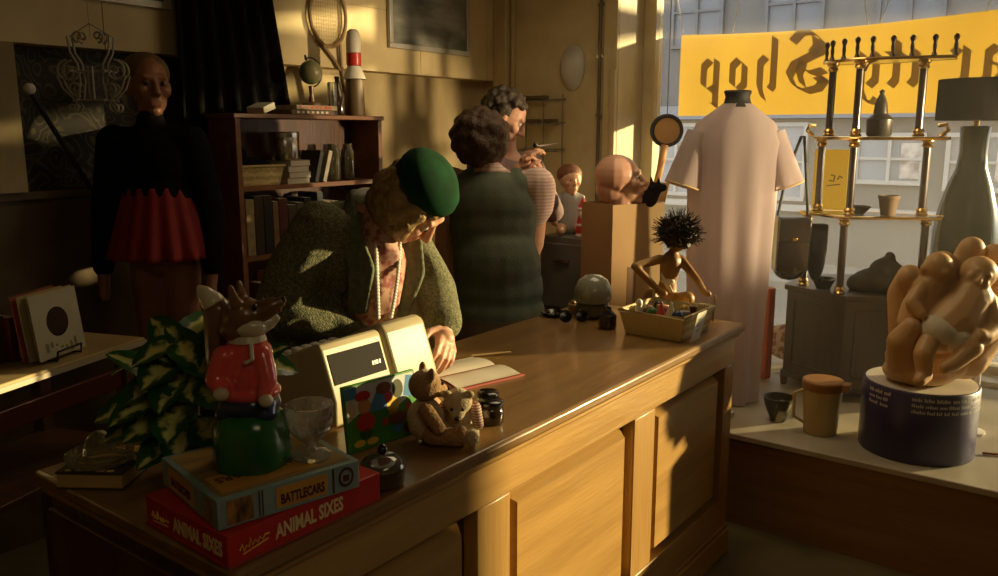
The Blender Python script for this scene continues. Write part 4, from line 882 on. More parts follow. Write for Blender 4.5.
for (lat, z, dpt, bl, w, upf) in (
    (-.150, 1.015, .0, .10, .045, .6), (-.115, 1.050, .10, .12, .045, .5), (-.200, 1.070, .04, .12, .040, .6), (-.130, 1.115, .08, .12, .042, .7), (-.185, 1.15, -.02, .10, .035, .8),
    (-.100, 1.26, -.02, .09, .034, .2), (-.045, 1.20, .05, .10, .036, .4), (.055, 1.225, .0, .10, .036, .5), (.02, 1.13, .10, .11, .044, .4), (-.02, 1.06, .13, .12, .046, .3),
    (.10, 1.10, .05, .11, .04, .5), (-.07, 1.155, .10, .11, .042, .5), (.165, 1.20, -.05, .11, .03, .5), (.19, 1.14, -.06, .11, .03, .5), (.03, 1.27, -.05, .09, .03, .3), (-.06, 1.005, .09, .09, .04, .3), (.08, 1.04, .10, .10, .04, .3), (-.16, 1.205, .03, .10, .028, .6), (-.13, 1.09, .12, .13, .036, .6), (-.085, 1.00, .11, .12, .036, .4), (-.03, 1.12, .13, .12, .036, .4), (-.10, 1.19, .07, .11, .03, .6), (-.175, 1.035, .06, .11, .034, .6), (.03, 1.19, .08, .10, .034, .5), (-.06, 1.245, .0, .08, .028, .3), (-.005, 1.01, .12, .11, .036, .3), (.06, 1.17, .08, .10, .034, .5)):
    lat += .035
    tip = V((-1.47, .90, 0)) + IR * lat + TC * dpt; tip.z = z
    dirn = V((lat, dpt + .001)).normalized(); base = V((-1.47, .90, 0)) + IR * (lat - dirn.x * bl) + TC * (dpt - dirn.y * bl); base.z = z + (.025 if z < 1.2 else -.07)
    leaf(base, tip, w, UZ * upf + TC * (1 - upf) + V((.01, .02, .1)))

# ------------------------------------------------------------------ pink dress on a dummy
dr = thing('dress_form', 'headless dress form wearing a long pale pink gown in the shop window', 'dress form', (-1.405, 3.62, .40), YAW)
dp = cloth('pale_pink_gown', (.62, .53, .52), .5, (.56, .47, .465), 4, (4, 4, .5))
def dsec(v):
    z = 1.345 - v * 1.335
    K = [(1.345, .062, .055, 0), (1.30, .11, .08, .1), (1.255, .185, .105, .15), (1.2, .205, .125, .2), (1.0, .198, .13, .4), (.7, .184, .135, .8), (.4, .168, .14, 1), (.01, .158, .145, 1)]
    for a, c in zip(K, K[1:]):
        if z >= c[0] - 1e-6:
            t_ = (a[0] - z) / (a[0] - c[0]); return (z,) + tuple(a[i] + (c[i] - a[i]) * t_ for i in (1, 2, 3))
    return K[-1]
flare((0, 0, 0), V((0, 1, 0)), V((1, 0, 0)), dsec, 110, .08, 9, .6).build('gown', dp, dr, local=True, smooth=70)
for e in (-1, 1):
    m = MB(); a0, a1 = V((.15 * e, 0, 1.215)), V((.222 * e, -.012, .985)); dd = (a1 - a0).normalized(); sx_, sy_, _ = frame_of(dd)
    m.grid(lambda u, v: a0.lerp(a1, v) + (sx_ * math.cos(2 * PI * u) + sy_ * math.sin(2 * PI * u)) * (.066 + .02 * v) * (1 + .05 * math.sin(5 * 2 * PI * u) * v), 40, 8, True)
    m.build('sleeve', dp, dr, local=True, smooth=70)
    MB().tube([a1 + (sx_ * math.cos(2 * PI * k / 24) + sy_ * math.sin(2 * PI * k / 24)) * .087 for k in range(24)], .004, 6, closed=True).build('sunlit_hem', mat('hem_sun_gold', (.70, .50, .20), .4), dr, local=True)  # gold ring paints the sunlight caught on the sleeve hem
MB().lathe([(.072, 1.33), (.058, 1.35), (.052, 1.375), (.06, 1.395), (.055, 1.402), (0, 1.404)], sy=.9).build('neck_cap', M['black'], dr, local=True)
MB().tube([(0, 0, .02), (0, 0, 1.33)], .015).lathe([(.13, .001), (.13, .012), (.02, .02)]).build('stand', M['steel'], dr, local=True)
# red cloth bundle behind the gown
rc = MB().grid(lambda u, v: (-1.372 + .036 * math.cos(2 * PI * u) * (1 + .12 * math.sin(10 * PI * u)), 4.06 + .034 * math.sin(2 * PI * u) * (1 + .12 * math.sin(10 * PI * u)), .401 + .46 * v), 60, 6, True)
rc.f.append(tuple(range(6 * 60, 7 * 60))); rc.f.append(tuple(range(60))[::-1])
tag(rc.build('rolled_cloth', mat('orange_red_cloth', (.60, .15, .06), .85, c2=(.5, .11, .05), scale=9), o=(-1.372, 4.06, .401)), 'upright roll of orange red cloth standing next to the pink gown', 'rolled cloth')
cu = MB().ell((-1.36, 4.38, .52), (.12, .055, .10), axes(V((1, 0, 0)), V((0, 1, 0)), UZ)).remesh(.01, 2)
tag(cu.build('cushion', mat('patterned_cushion', (.55, .45, .36), .85, c2=(.25, .12, .08), scale=28, detail=3, lo=.45, hi=.55), o=(-1.36, 4.38, .42)), 'pale patterned cushion leaning in the window behind the gown', 'cushion')

# banjo hanging in the window corner
bj = thing('banjo', 'round banjo with a dark rim and tan skin hung in the window corner', 'banjo', (-1.875, 3.92, 1.45))
bo = V((-1.872, 3.90, 1.63)); bx_, bz_ = IR, UZ
Mb = Matrix.Translation(bo) @ axes(IR, UZ, -IF).to_4x4()
MB().lathe([(.062, -.03), (.078, -.03), (.082, -.015), (.082, .012), (.072, .018), (.064, .012), (.062, -.03)], M=Mb, n=36, cap=False).build('rim', M['black'], bj)
MB().lathe([(.066, .004), (.066, .008), (0, .010)], M=Mb, n=36).build('skin_head', mat('banjo_skin', (.42, .24, .08), .5, c2=(.34, .18, .06), scale=7), bj)
MB().tube([Mb @ V((-.01, -.07, .012)), Mb @ V((-.03, -.2, .012)), Mb @ V((-.062, -.335, .006))], [.02, .017, .015], 10).build('neck', mat('banjo_neck', (.40, .22, .07), .4), bj)
MB().cap(Mb @ V((-.064, -.34, .006)), Mb @ V((-.085, -.42, .002)), .02, .024).build('peg_head', mat('banjo_peghead', (.30, .15, .05), .4), bj)
MB().tube([Mb @ V((0, .08, 0)), (bo.x, bo.y, 2.74)], .0018, 6).build('hanging_cord', M['black'], bj)

# ------------------------------------------------------------------ hexagonal cabinet, tiered stand, lamp
HX = [(-.95, 3.85), (-.661, 4.052), (-.692, 4.404), (-1.012, 4.553), (-1.301, 4.351), (-1.27, 4.0)]
hc_ = (sum(p[0] for p in HX) / 6, sum(p[1] for p in HX) / 6)
def hexs(k): return [(hc_[0] + (x - hc_[0]) * k, hc_[1] + (y - hc_[1]) * k) for x, y in HX]
hxw = wood('dark_veneer', (.035, .023, .010), (.055, .036, .016), 'Z', .38, 4, .3)
hx = thing('hexagonal_cabinet', 'dark six-sided cabinet on short feet in the shop window', 'cabinet', (hc_[0], hc_[1], .40))
MB().prism(hexs(.955), .455, .875).build('case', hxw, hx, bevel=.004)
MB().prism(hexs(1.0), .875, .90).build('top', hxw, hx, bevel=.005)
MB().prism(hexs(.985), .445, .475).build('base_moulding', hxw, hx, bevel=.004)
for x, y in hexs(.93): MB().tube([(x, y, .40), (x, y, .45)], [.014, .02], 10).build('foot', M['darkwood'], hx)
for (a, c) in zip(hexs(.957), hexs(.957)[1:] + hexs(.957)[:1]):
    a, c = V((a[0], a[1], 0)), V((c[0], c[1], 0)); d = (c - a).normalized(); nn = V((d.y, -d.x, 0)); m = MB()
    p0, p1 = a + d * .05, c - d * .05
    for (q0, q1) in ((p0 + UZ * .52, p1 + UZ * .52), (p1 + UZ * .52, p1 + UZ * .83), (p1 + UZ * .83, p0 + UZ * .83), (p0 + UZ * .83, p0 + UZ * .52)): m.tube([q0, q1], .006, 6)
    m.build('panel_moulding', hxw, hx)
et = thing('tiered_stand', 'three-tier display stand with dark posts and brass fittings on the hexagonal cabinet', 'display stand', (-.95, 4.02, .90))
pst = wood('dark_post', (.018, .009, .005), (.032, .016, .008), 'Z', .3, 5, .5)
TI = [(.90, 1.245, [(-1.192, 4.03), (-.99, 3.90), (-.70, 4.12)]), (1.258, 1.590, [(-1.148, 4.03), (-.974, 3.90), (-.712, 4.07)]), (1.603, 1.925, [(-1.122, 4.03), (-.973, 3.90), (-.752, 4.06)])]
shelf_g = mat('smoked_shelf', (.16, .12, .06), .15, coat=.6)
PLS = [[(-1.225, 4.02), (-1.17, 3.96), (-1.0, 3.865), (-.95, 3.865), (-.63, 4.05), (-.63, 4.14), (-1.0, 4.16), (-1.21, 4.09)],
       [(-1.18, 4.02), (-1.13, 3.96), (-.99, 3.865), (-.94, 3.865), (-.625, 4.02), (-.63, 4.10), (-1.0, 4.14), (-1.17, 4.08)],
       [(-1.16, 4.02), (-1.12, 3.95), (-.99, 3.865), (-.94, 3.865), (-.62, 3.98), (-.63, 4.06), (-.95, 4.13), (-1.15, 4.08)]]
for i, (z0, z1, ps) in enumerate(TI):
    for x, y in ps:
        MB().tube([(x, y, z0 + .03), (x, y, z1 - .03)], .0165, 12).build('post', pst, et)
        MB().lathe([(.022, 0), (.027, .006), (.02, .014), (.024, .024), (.019, .034), (.0, .034)], (x, y, z0), n=14).build('brass_collar', M['brass'], et); MB().lathe([(.018, -.034), (.024, -.026), (.019, -.014), (.027, -.006), (.027, 0)], (x, y, z1), n=14).build('brass_collar', M['brass'], et)
    MB().prism(PLS[i], z1, z1 + .011).build('shelf', shelf_g, et, bevel=.002)
    MB().tube([(x, y, z1 + .0055) for x, y in PLS[i]], .0072, 8, closed=True).build('shelf_rim', M['brass'], et)
for i, (x, y) in enumerate([(-1.155, 4.03), (-1.11, 3.955), (-1.05, 3.915), (-.985, 3.875), (-.925, 3.882), (-.85, 3.905), (-.78, 3.93), (-.70, 3.96), (-.625, 3.985)]):
    MB().lathe([(.012, .936), (.010, .945), (.006, .955), (.009, .975), (.006, .992), (.011, 1.004), (.0125, 1.012), (.006, 1.022), (0, 1.024)], (x, y, 1.0), n=12).build('spindle', pst, et)
for x, y, s in ((-.66, 4.03, 1), (-1.19, 4.03, -1)):
    MB().tube([(x + s * .0, y, 1.605), (x + s * .03, y, 1.63), (x + s * .02, y, 1.655), (x - s * .01, y, 1.65)], .009, 8).build('scroll_bracket', M['brass'], et)
MB().tube([(-.752, 4.03, 1.90), (-.735, 4.03, 1.93), (-.70, 4.03, 1.936)], .01, 8).tube([(-.95, 3.88, 1.88), (-.935, 3.88, 1.915), (-.9, 3.885, 1.93)], .008, 8).build('scroll_bracket', M['brass'], et)
# things on the stand
pm = thing('covered_pot', 'dark pot with a tall pointed lid on the upper shelf of the tiered stand', 'pot', (-.895, 3.98, 1.602))
dkp = mat('dark_pewter', (.06, .055, .045), .35, .3)
MB().lathe([(0, .001), (.045, .001), (.052, .01), (.056, .075), (.05, .08)], (-.895, 3.98, 1.602)).build('pot_body', dkp, pm)
MB().lathe([(.054, .08), (.03, .1), (.026, .14), (.018, .165), (.008, .185), (.012, .196), (0, .205)], (-.895, 3.98, 1.602)).build('lid', dkp, pm)
tag(MB().lathe([(0, .001), (.03, .001), (.042, .075), (.046, .077), (.046, .09), (.038, .09), (.034, .07), (0, .07)], (-.835, 4.0, 1.257)).build('flower_pot', mat('terracotta_dark', (.13, .085, .045), .7), o=(-.835, 4.0, 1.257)), 'small brown flower pot on the middle shelf of the tiered stand', 'flower pot')
tag(MB().lathe([(0, .001), (.025, .001), (.055, .035), (.052, .037), (.022, .006), (0, .005)], (-.96, 4.0, 1.257)).build('bowl', dkp, o=(-.96, 4.0, 1.257)), 'shallow dark bowl on the middle shelf of the tiered stand', 'bowl')
tag(MB().lathe([(0, .001), (.03, .001), (.055, .05), (.052, .051), (.026, .006), (0, .005)], (-1.085, 3.985, .90)).build('bowl', M['blackgloss'], o=(-1.085, 3.985, .90)), 'small black bowl on the hexagonal cabinet by the corner post', 'bowl')
hp = MB().ell((-.86, 4.10, .945), (.13, .09, .06)).ell((-.84, 4.10, 1.0), (.075, .06, .055)).ell((-.83, 4.10, 1.055), (.028, .028, .03)).ell((-.93, 4.06, .935), (.07, .06, .045)).remesh(.007, 5, lambda p: p + V((1, 1, 1)) * noise.noise(p * 18) * .007)
tag(hp.build('cloth_bag', mat('dark_bag_cloth', (.05, .045, .035), .8, c2=(.075, .065, .05), scale=20), o=(-.86, 4.10, .90)), 'slumped dark cloth bag on top of the hexagonal cabinet', 'bag')
hbg = thing('handbag', 'shiny black handbag hanging by its strap from the tiered stand', 'handbag', (-1.20, 3.835, 1.10), YAW)
MB().ell((0, 0, -.10), (.074, .04, .05)).box((0, 0, .02), (.15, .075, .25)).remesh(.006, 9).build('bag_body', mat('black_patent', (.012, .01, .011), .16, coat=.8), hbg, local=True)
MB().box((0, -.040, .085), (.146, .012, .11)).build('flap', mat('black_patent_flap', (.014, .012, .012), .2, coat=.8), hbg, local=True, bevel=.005)
MB().box((0, -.048, .045), (.02, .006, .014)).build('clasp', M['brass'], hbg, local=True, bevel=.002)
MB().tube([(-.068, 0, .15), (-.02, .06, .33), (.075, .17, .50), (.09, .17, .502), (.07, .06, .33), (.068, 0, .15)], .007, 8).build('strap', M['black'], hbg, local=True)
# second, narrower dark bag behind it
tag(MB().ell((-1.12, 3.965, 1.06), (.042, .035, .13)).box((-1.12, 3.965, 1.14), (.08, .055, .13), YAW).remesh(.007, 5).build('pouch', M['blackcloth'], o=(-1.12, 3.965, 1.07)), 'soft black pouch hanging at the corner post next to the shiny handbag', 'bag')

pd = MB().bb(-.66, -.42, 4.0, 4.24, .40, .885).bb(-.67, -.41, 3.99, 4.25, .885, .90)
pd = MB().bb(-.665, -.455, 4.25, 4.47, .40, .885).bb(-.67, -.45, 4.245, 4.475, .885, .90)
tag(pd.build('pedestal', hxw, o=(-.56, 4.36, .40), bevel=.004), 'dark square pedestal under the green table lamp', 'pedestal')
lp = thing('table_lamp', 'large dark green bottle-shaped table lamp with a black drum shade', 'table lamp', (-.572, 4.36, .90))
LC = (-.572, 4.36, .90)
MB().lathe([(0, .001), (.09, .001), (.1, .01), (.125, .06), (.138, .16), (.137, .27), (.122, .38), (.095, .48), (.066, .56), (.058, .63), (.06, .70), (.064, .745), (.05, .75), (0, .75)], LC, n=40).build('bottle_base', mat('dark_green_glass', (.014, .04, .026), .2, coat=.3), lp)
MB().tube([(LC[0], LC[1], 1.65), (LC[0], LC[1], 1.72)], .014).build('lamp_holder', M['brass'], lp)
MB().lathe([(.168, .775), (.168, .955), (.165, .955), (.165, .775)], LC, n=44, cap=False).build('shade', cloth('black_shade', (.025, .025, .025), .2), lp, solid=.002)
m = MB()
for k in range(3): t_ = 2 * PI * k / 3; m.tube([(LC[0], LC[1], 1.70), (LC[0] + .165 * math.cos(t_), LC[1] + .165 * math.sin(t_), 1.70)], .002, 5)
m.build('shade_ring', M['steel'], lp)

# ------------------------------------------------------------------ baby collecting figure on a blue drum
st = thing('baby_sculpture', 'tan sculpture of babies lying in a big cupped hand on a dark blue drum', 'sculpture', (-.555, 3.475, .40), YAW)
blu2 = mat('drum_blue', (.025, .022, .085), .4, c2=(.03, .027, .10), scale=6)
MB().lathe([(0, .001), (.203, .001), (.207, .006), (.207, .27), (.203, .275), (0, .276)], n=64).build('drum', blu2, st, local=True)
MB().lathe([(.196, .2755), (.196, .2775), (0, .2775)], n=48).build('drum_top', M['whitepaint'], st, local=True)
wr_ = MB(); g = random.Random(21)
def arc(a0, a1, z0, z1):
    k = max(2, int(abs(a1 - a0) / .05)); vs = []
    for i in range(k + 1):
        a = a0 + (a1 - a0) * i / k; vs += [(.2076 * math.cos(a), .2076 * math.sin(a), z0), (.2076 * math.cos(a), .2076 * math.sin(a), z1)]
    wr_.add(vs, [(2 * i, 2 * i + 2, 2 * i + 3, 2 * i + 1) for i in range(k)])
for row, (z, hgt) in enumerate(((.247, .015), (.224, .013), (.201, .013))):
    for a_start, a_end in ((-PI + .12, -PI + .62), (-PI + .98, -.28)):
        a = a_start
        while a < a_end:
            wl = g.uniform(.10, .26); b_ = min(a + wl, a_end); c = a
            while c < b_ - .02:                       # letters of a word: thin uprights and bars, too small to read
                arc(c, c + .022, z, z + hgt * g.choice((.7, .7, 1))); c += .034
            a = b_ + .03
wr_.build('small_white_writing', mat('white_ink', (.55, .53, .50), .6), st, local=True, smooth=None)
tan = mat('tan_plaster', (.58, .36, .16), .5, c2=(.50, .30, .125), scale=7, detail=6, coat=.15)
Z0 = .277
P_ = lambda x, y, z: (x, y, z + Z0)
b = MB()
b.ell(P_(.03, .02, .085), (.165, .12, .085)).ell(P_(-.02, .0, .04), (.13, .11, .05)).ell(P_(.10, .03, .12), (.14, .11, .10))
b.chain([(P_(.13, .0, .10), .09), (P_(.22, .0, .19), .06), (P_(.262, .0, .27), .042), (P_(.255, .01, .31), .03)])
b.chain([(P_(-.09, -.04, .09), .07), (P_(-.125, -.06, .16), .05), (P_(-.10, -.075, .215), .038)])
for x, zt, lean_ in ((-.06, .40, 0), (.045, .45, .01), (.14, .50, .012), (.225, .475, .01)):
    b.chain([(P_(x * .8 + .02, .09, .12), .065), (P_(x, .09, .30), .056), (P_(x + lean_, .07, zt - .06), .05), (P_(x + lean_, .055, zt - .03), .045)])
b.ell(P_(.07, .07, .22), (.15, .07, .16)); b.remesh(.007, 6)
c = MB()   # first baby: reclining, head toward the raised side
bh_ = V(P_(.125, -.045, .385)); q = head(c, bh_, (-.25, -.9, .15), (.55, .0, .85), .62, True); c.ell(bh_ + V((.01, .01, .015)), (.06, .062, .058))
c.chain([(P_(.105, -.05, .31), .075), (P_(.05, -.07, .24), .085), (P_(-.01, -.09, .20), .074)])
c.chain([(P_(.15, -.07, .30), .042), (P_(.165, -.11, .22), .036), (P_(.11, -.15, .20), .03), (P_(.09, -.16, .205), .026)])
c.chain([(P_(-.0, -.11, .19), .04), (P_(.07, -.16, .165), .034), (P_(.005, -.175, .115), .026), (P_(-.03, -.18, .10), .022)])
c.chain([(P_(-.04, -.10, .19), .04), (P_(-.09, -.15, .14), .033), (P_(-.085, -.16, .07), .027), (P_(-.11, -.18, .055), .022)])
# second baby leaning behind, head beside the fingers
c.ell(P_(-.0, -.02, .415), (.05, .05, .055)).ell(P_(-.0, -.065, .405), .014).ell(P_(-.05, -.02, .41), (.012, .014, .02))
c.chain([(P_(-.02, -.01, .35), .05), (P_(-.06, -.02, .27), .055), (P_(-.08, -.03, .22), .05)]).chain([(P_(-.055, -.03, .345), .03), (P_(-.10, -.06, .30), .025), (P_(-.08, -.09, .265), .02)])
c.ell(P_(-.075, .03, .37), (.042, .042, .045))
c.remesh(.0055, 4); b.add(c.v, c.f)
SC_ = Matrix.Translation((0, -.025, Z0)) @ Matrix.Diagonal((1.07, 1.05, 1.08, 1)) @ Matrix.Translation((0, 0, -Z0)); put(b, SC_); b.build('figures', tan, st, local=True)
nb_ = MB().ell(P_(-.012, -.10, .205), (.075, .068, .058), Euler((0, .5, 0))).chain([(P_(-.03, -.10, .19), .05), (P_(.035, -.13, .185), .045)]).remesh(.006, 5)
put(nb_, SC_); nb_.build('nappy', mat('nappy_white', (.62, .57, .46), .7), st, local=True)

# ------------------------------------------------------------------ jug, cup, post, cable on the platform
jg = thing('jug', 'tall tan plastic jug with a darker lid on the window platform', 'jug', (-.905, 3.425, .40))
JC = (-.905, 3.425, .40); jm = mat('tan_plastic', (.54, .44, .21), .4, c2=(.50, .40, .18), scale=5)
MB().lathe([(0, .001), (.062, .001), (.066, .006), (.078, .19), (.074, .19), (.062, .01), (0, .008)], JC, n=32).build('jug_body', jm, jg)
MB().lathe([(.080, .186), (.082, .19), (.082, .222), (.076, .228), (0, .229)], JC, n=32).bb(JC[0] + .06, JC[0] + .105, JC[1] - .02, JC[1] + .035, .592, .622).build('lid', mat('orange_brown_plastic', (.34, .17, .05), .4), jg, bevel=.003)
MB().tube([V(JC) + V((-.062, -.046, .185)), V(JC) + V((-.092, -.07, .17)), V(JC) + V((-.09, -.068, .07)), V(JC) + V((-.055, -.042, .045))], .0075, 8).build('handle', jm, jg)
cp = thing('cup', 'small dark cup with a pale leaf pattern beside the tan jug', 'cup', (-1.09, 3.46, .40))
def cupmat():
    return mat('dark_cup_glaze', (.035, .035, .02), .4, c2=(.40, .36, .22), scale=16, stretch=(1, 1, .6), lo=.60, hi=.64, detail=1)
MB().lathe([(0, .001), (.03, .001), (.036, .01), (.058, .07), (.066, .108), (.062, .108), (.053, .07), (.03, .012), (0, .01)], (-1.09, 3.46, .40), n=32).build('cup_body', cupmat(), cp)
tag(MB().bb(-1.33, -1.26, 3.36, 3.40, .401, .425).build('tape_box', mat('small_white_box', (.5, .47, .4), .6), o=(-1.295, 3.38, .401), bevel=.002), 'tiny pale box lying on the platform by the counter end', 'box')
tag(MB().tube([(-.40, 3.80, .401), (-.40, 3.80, .95)], .012, 10).lathe([(.05, .001), (.05, .008), (.012, .014)], (-.40, 3.80, .401)).build('display_post', M['white'], o=(-.40, 3.80, .401)), 'thin white display post standing behind the blue drum', 'post')
tag(MB().tube([(-.33, 3.55, .405), (-.22, 3.60, .405), (-.05, 3.58, .405), (.1, 3.65, .405)], .0045, 8).build('cable', mat('red_cable', (.35, .06, .03), .5), o=(-.2, 3.58, .401)), 'thin red cable lying on the window platform', 'cable')
po = tag(MB().bb(-1.385, -1.205, 4.738, 4.742, 1.205, 1.53).build('poster', cloth('poster_yellow', (.72, .58, .08), .4), o=(-1.295, 4.74, 1.205)), 'yellow poster stuck on the window glass behind the tiered stand', 'poster')
m = MB(); m.tube([(-1.30, 4.735, 1.365), (-1.275, 4.735, 1.36), (-1.27, 4.735, 1.39), (-1.29, 4.735, 1.395)], .004, 5).tube([(-1.255, 4.735, 1.37), (-1.245, 4.735, 1.39), (-1.23, 4.735, 1.38)], .004, 5).tube([(-1.31, 4.735, 1.335), (-1.24, 4.735, 1.345)], .003, 5)
m.build('handwriting', mat('poster_ink', (.10, .06, .02), .6), po)

# wire rack and oval mask on the short wall
rk = thing('wire_rack', 'wire wall rack with small dark shelves on the cream wall behind the people', 'rack', (-2.94, 4.37, 1.5))
m = MB()
for x in (-3.07, -2.94, -2.80): m.tube([(x, 4.385, 1.36), (x, 4.385, 1.85)], .004, 6)
m.build('upright_wires', M['greymetal'], rk)
for z in (1.82, 1.68, 1.52):
    m = MB().tube([(-3.09, 4.385, z), (-2.78, 4.385, z), (-2.78, 4.30, z - .012), (-3.09, 4.30, z - .012)], .004, 6, closed=True)
    for k in range(5): x = -3.06 + k * .06; m.tube([(x, 4.385, z), (x, 4.30, z - .012)], .003, 5)
    m.build('wire_shelf', M['greymetal'], rk)
for x, z, c in ((-3.03, 1.82, 'comb'), (-2.93, 1.82, 'buckle'), (-2.86, 1.68, 'belt'), (-2.98, 1.68, 'scarf')):
    tag(MB().box((x, 4.34, z + .012), (.085, .05, .022), .1).build('folded_' + c, M['brownpaint'], o=(x, 4.34, z), bevel=.004), {'comb': 'dark folded packet on the top wire shelf nearer the corner post', 'buckle': 'dark folded packet on the top wire shelf nearer the mask', 'belt': 'dark folded packet on the second wire shelf nearer the mask', 'scarf': 'dark folded packet on the second wire shelf nearer the corner post'}[c], 'packet', 'packets on the wire rack')
mk = MB().grid(lambda u, v: (-2.735 + .088 * math.sqrt(max(0, 1 - (2 * v - 1) ** 2)) * math.cos(PI * u) * (1 - .2 * v), 4.395 - .06 * math.sin(PI * u) * math.sin(PI * v) ** .7, 2.135 - .265 * v), 20, 20)
tag(mk.build('oval_mask', mat('pale_grey_mask', (.52, .51, .48), .45, c2=(.60, .58, .53), scale=7), o=(-2.735, 4.39, 2.0), solid=.004), 'pale grey oval mask hanging on the cream wall near the pipe', 'mask')
SUN, SKY, SPOT, FILL, FILL2, HAZE, EXPO = 11, 2.4, 750, 10, 5, .03, 0
# ------------------------------------------------------------------ bookcase and its contents
bc = thing('bookcase', 'reddish brown open bookcase against the long wall', 'bookcase', (-3.10, 2.6, 0))
SW = M['shelfwood']; BX, FX = -3.19, -3.0
MB().bb(BX, FX, 2.17, 2.195, 0, 1.68).build('side_panel', SW, bc, bevel=.002); MB().bb(BX, FX, 3.005, 3.03, 0, 1.68).build('side_panel', SW, bc, bevel=.002)
MB().bb(BX - .008, BX, 2.17, 3.03, 0, 1.68).build('back_panel', M['darkwood'], bc)
MB().bb(BX - .005, FX + .008, 2.16, 3.04, 1.68, 1.70).build('top', SW, bc, bevel=.003)
for z in (1.372, 1.07, .765, .45, .1): MB().bb(BX, FX - .004, 2.195, 3.005, z, z + .02).build('shelf', SW, bc)
ZT, Z1, Z2, Z3 = 1.70, 1.392, 1.09, .785
def book(y, w, d, h, z, c, label, group, tilt=0, x=FX - .02, cat='book'):
    m = MB(); r = thing('book', label, cat, (x - d / 2, y, z), 0, group); r.rotation_euler = (tilt, 0, 0)
    m.bb(-d / 2, d / 2, -w / 2, w / 2, 0, h).build('cover', mat('cover_' + str(len(bpy.data.materials)), c, .6, c2=tuple(k * .7 for k in c), scale=30), r, local=True, bevel=.002)
    MB().bb(-d / 2 - .001, d / 2 - .004, -w / 2 + .003, w / 2 - .003, h - .0005, h + .0008).build('pages', M['whitepaper'], r, local=True); return r
cols = [('cream', (.34, .26, .12)), ('dark brown', (.05, .025, .012)), ('black', (.014, .012, .011)), ('tan', (.22, .13, .055)), ('dark red', (.09, .018, .014)), ('deep brown', (.07, .035, .016)), ('olive', (.08, .07, .03)), ('near-black', (.02, .017, .013)), ('chestnut', (.13, .055, .022)), ('faded blue', (.05, .06, .07)), ('ochre', (.2, .125, .03)), ('dark green', (.022, .04, .018))]
y = 2.215; g = random.Random(5)
order = ['first', 'second', 'third', 'fourth', 'fifth', 'sixth', 'seventh', 'eighth', 'ninth', 'tenth', 'eleventh', 'twelfth']
for i, (n, c) in enumerate(cols):
    w = g.uniform(.03, .05); hgt = g.uniform(.2, .26)
    book(y + w / 2, w, .14, hgt, Z2 + .001, c, '%s-spined upright book, %s from the mannequin end of the long book row' % (n, order[i]), 'upright books in the long row', tilt=.0); y += w + .003
y = 2.30
for i, (n, c) in enumerate((('dark', (.03, .02, .014)), ('tan', (.24, .15, .07)), ('rust', (.18, .06, .025)), ('brown', (.10, .05, .022)), ('grey', (.12, .11, .09)))):
    w = g.uniform(.035, .05); book(y + w / 2, w, .13, g.uniform(.16, .22), Z3 + .001, c, '%s upright book, %s from the mannequin end of the lowest visible shelf' % (n, order[i]), 'books on the lower shelf'); y += w + .004
# middle shelf
wb = thing('shelf_basket', 'low wicker basket full of dark cloth on the upper shelf of the bookcase', 'basket', (-3.09, 2.325, Z1))
m = MB(); R = []
for (xx, yy, z) in ((.065, .095, .001), (.082, .112, .085), (.074, .104, .085), (.058, .088, .008)): R += [(-3.09 - xx, 2.31 - yy, Z1 + z), (-3.09 + xx, 2.31 - yy, Z1 + z), (-3.09 + xx, 2.31 + yy, Z1 + z), (-3.09 - xx, 2.31 + yy, Z1 + z)]
m.add(R, [(3, 2, 1, 0), (12, 13, 14, 15)] + [(r * 4 + j, r * 4 + (j + 1) % 4, r * 4 + 4 + (j + 1) % 4, r * 4 + 4 + j) for r in range(3) for j in range(4)])
m.build('woven_body', M['wicker'], wb, smooth=None)
MB().tube([(-3.172, 2.198, Z1 + .085), (-3.008, 2.198, Z1 + .085), (-3.008, 2.422, Z1 + .085), (-3.172, 2.422, Z1 + .085)], .006, 8, closed=True).build('rim', M['wicker'], wb)
bk_ = MB().ell((-3.09, 2.28, Z1 + .085), (.06, .07, .045)).ell((-3.09, 2.36, Z1 + .08), (.055, .045, .035)).ell((-3.085, 2.24, Z1 + .12), (.04, .035, .05)).remesh(.008, 3, lambda p: p + V((1, 1, 1)) * noise.noise(p * 25) * .006)
tag(bk_.build('black_cloth', M['blackcloth'], o=(-3.09, 2.3, Z1 + .08)), 'bundle of black cloth heaped in the shelf basket', 'cloth')
for i, (n, c, k) in enumerate((('cream', (.5, .42, .25), .0), ('pale tan', (.42, .3, .16), .006), ('off-white', (.52, .46, .32), -.004), ('buff', (.38, .28, .14), .003))):
    r = thing('book', '%s paperback lying flat, %s from the bottom of the stack under the tin' % (n, order[i]), 'book', (-3.085, 2.505 + k, Z1 + i * .0265), .05 * (i - 1), 'stacked paperbacks under the tin')
    MB().bb(-.075, .075, -.06, .06, .002, .0245).build('pages', M['whitepaper'], r, local=True)
    MB().bb(-.077, .077, -.062, .062, 0, .002).bb(-.077, .077, -.062, .062, .0243, .0263).bb(-.077, -.074, -.062, .062, 0, .0263).build('cover', mat('pb_%d' % i, c, .6), r, local=True)
tn = thing('tin', 'shiny round silver tin standing on a stack of paperbacks', 'tin', (-3.085, 2.49, Z1 + .107))
MB().lathe([(0, 0), (.064, 0), (.066, .004), (.066, .115), (.064, .118)], (-3.085, 2.49, Z1 + .107), n=36).build('tin_body', M['steel'], tn)
MB().lathe([(.068, .10), (.068, .122), (.064, .125), (0, .126)], (-3.085, 2.49, Z1 + .107), n=36).build('lid', M['steel'], tn)
for y_, t_, n, c in ((2.615, -.28, 'black', (.015, .013, .012)), (2.665, -.30, 'pale', (.5, .44, .34))):
    book(y_, .022, .13, .15, Z1 + .001, c, '%s book leaning on the upper shelf next to the paperback stack' % n, 'leaning books on the upper shelf', tilt=t_)
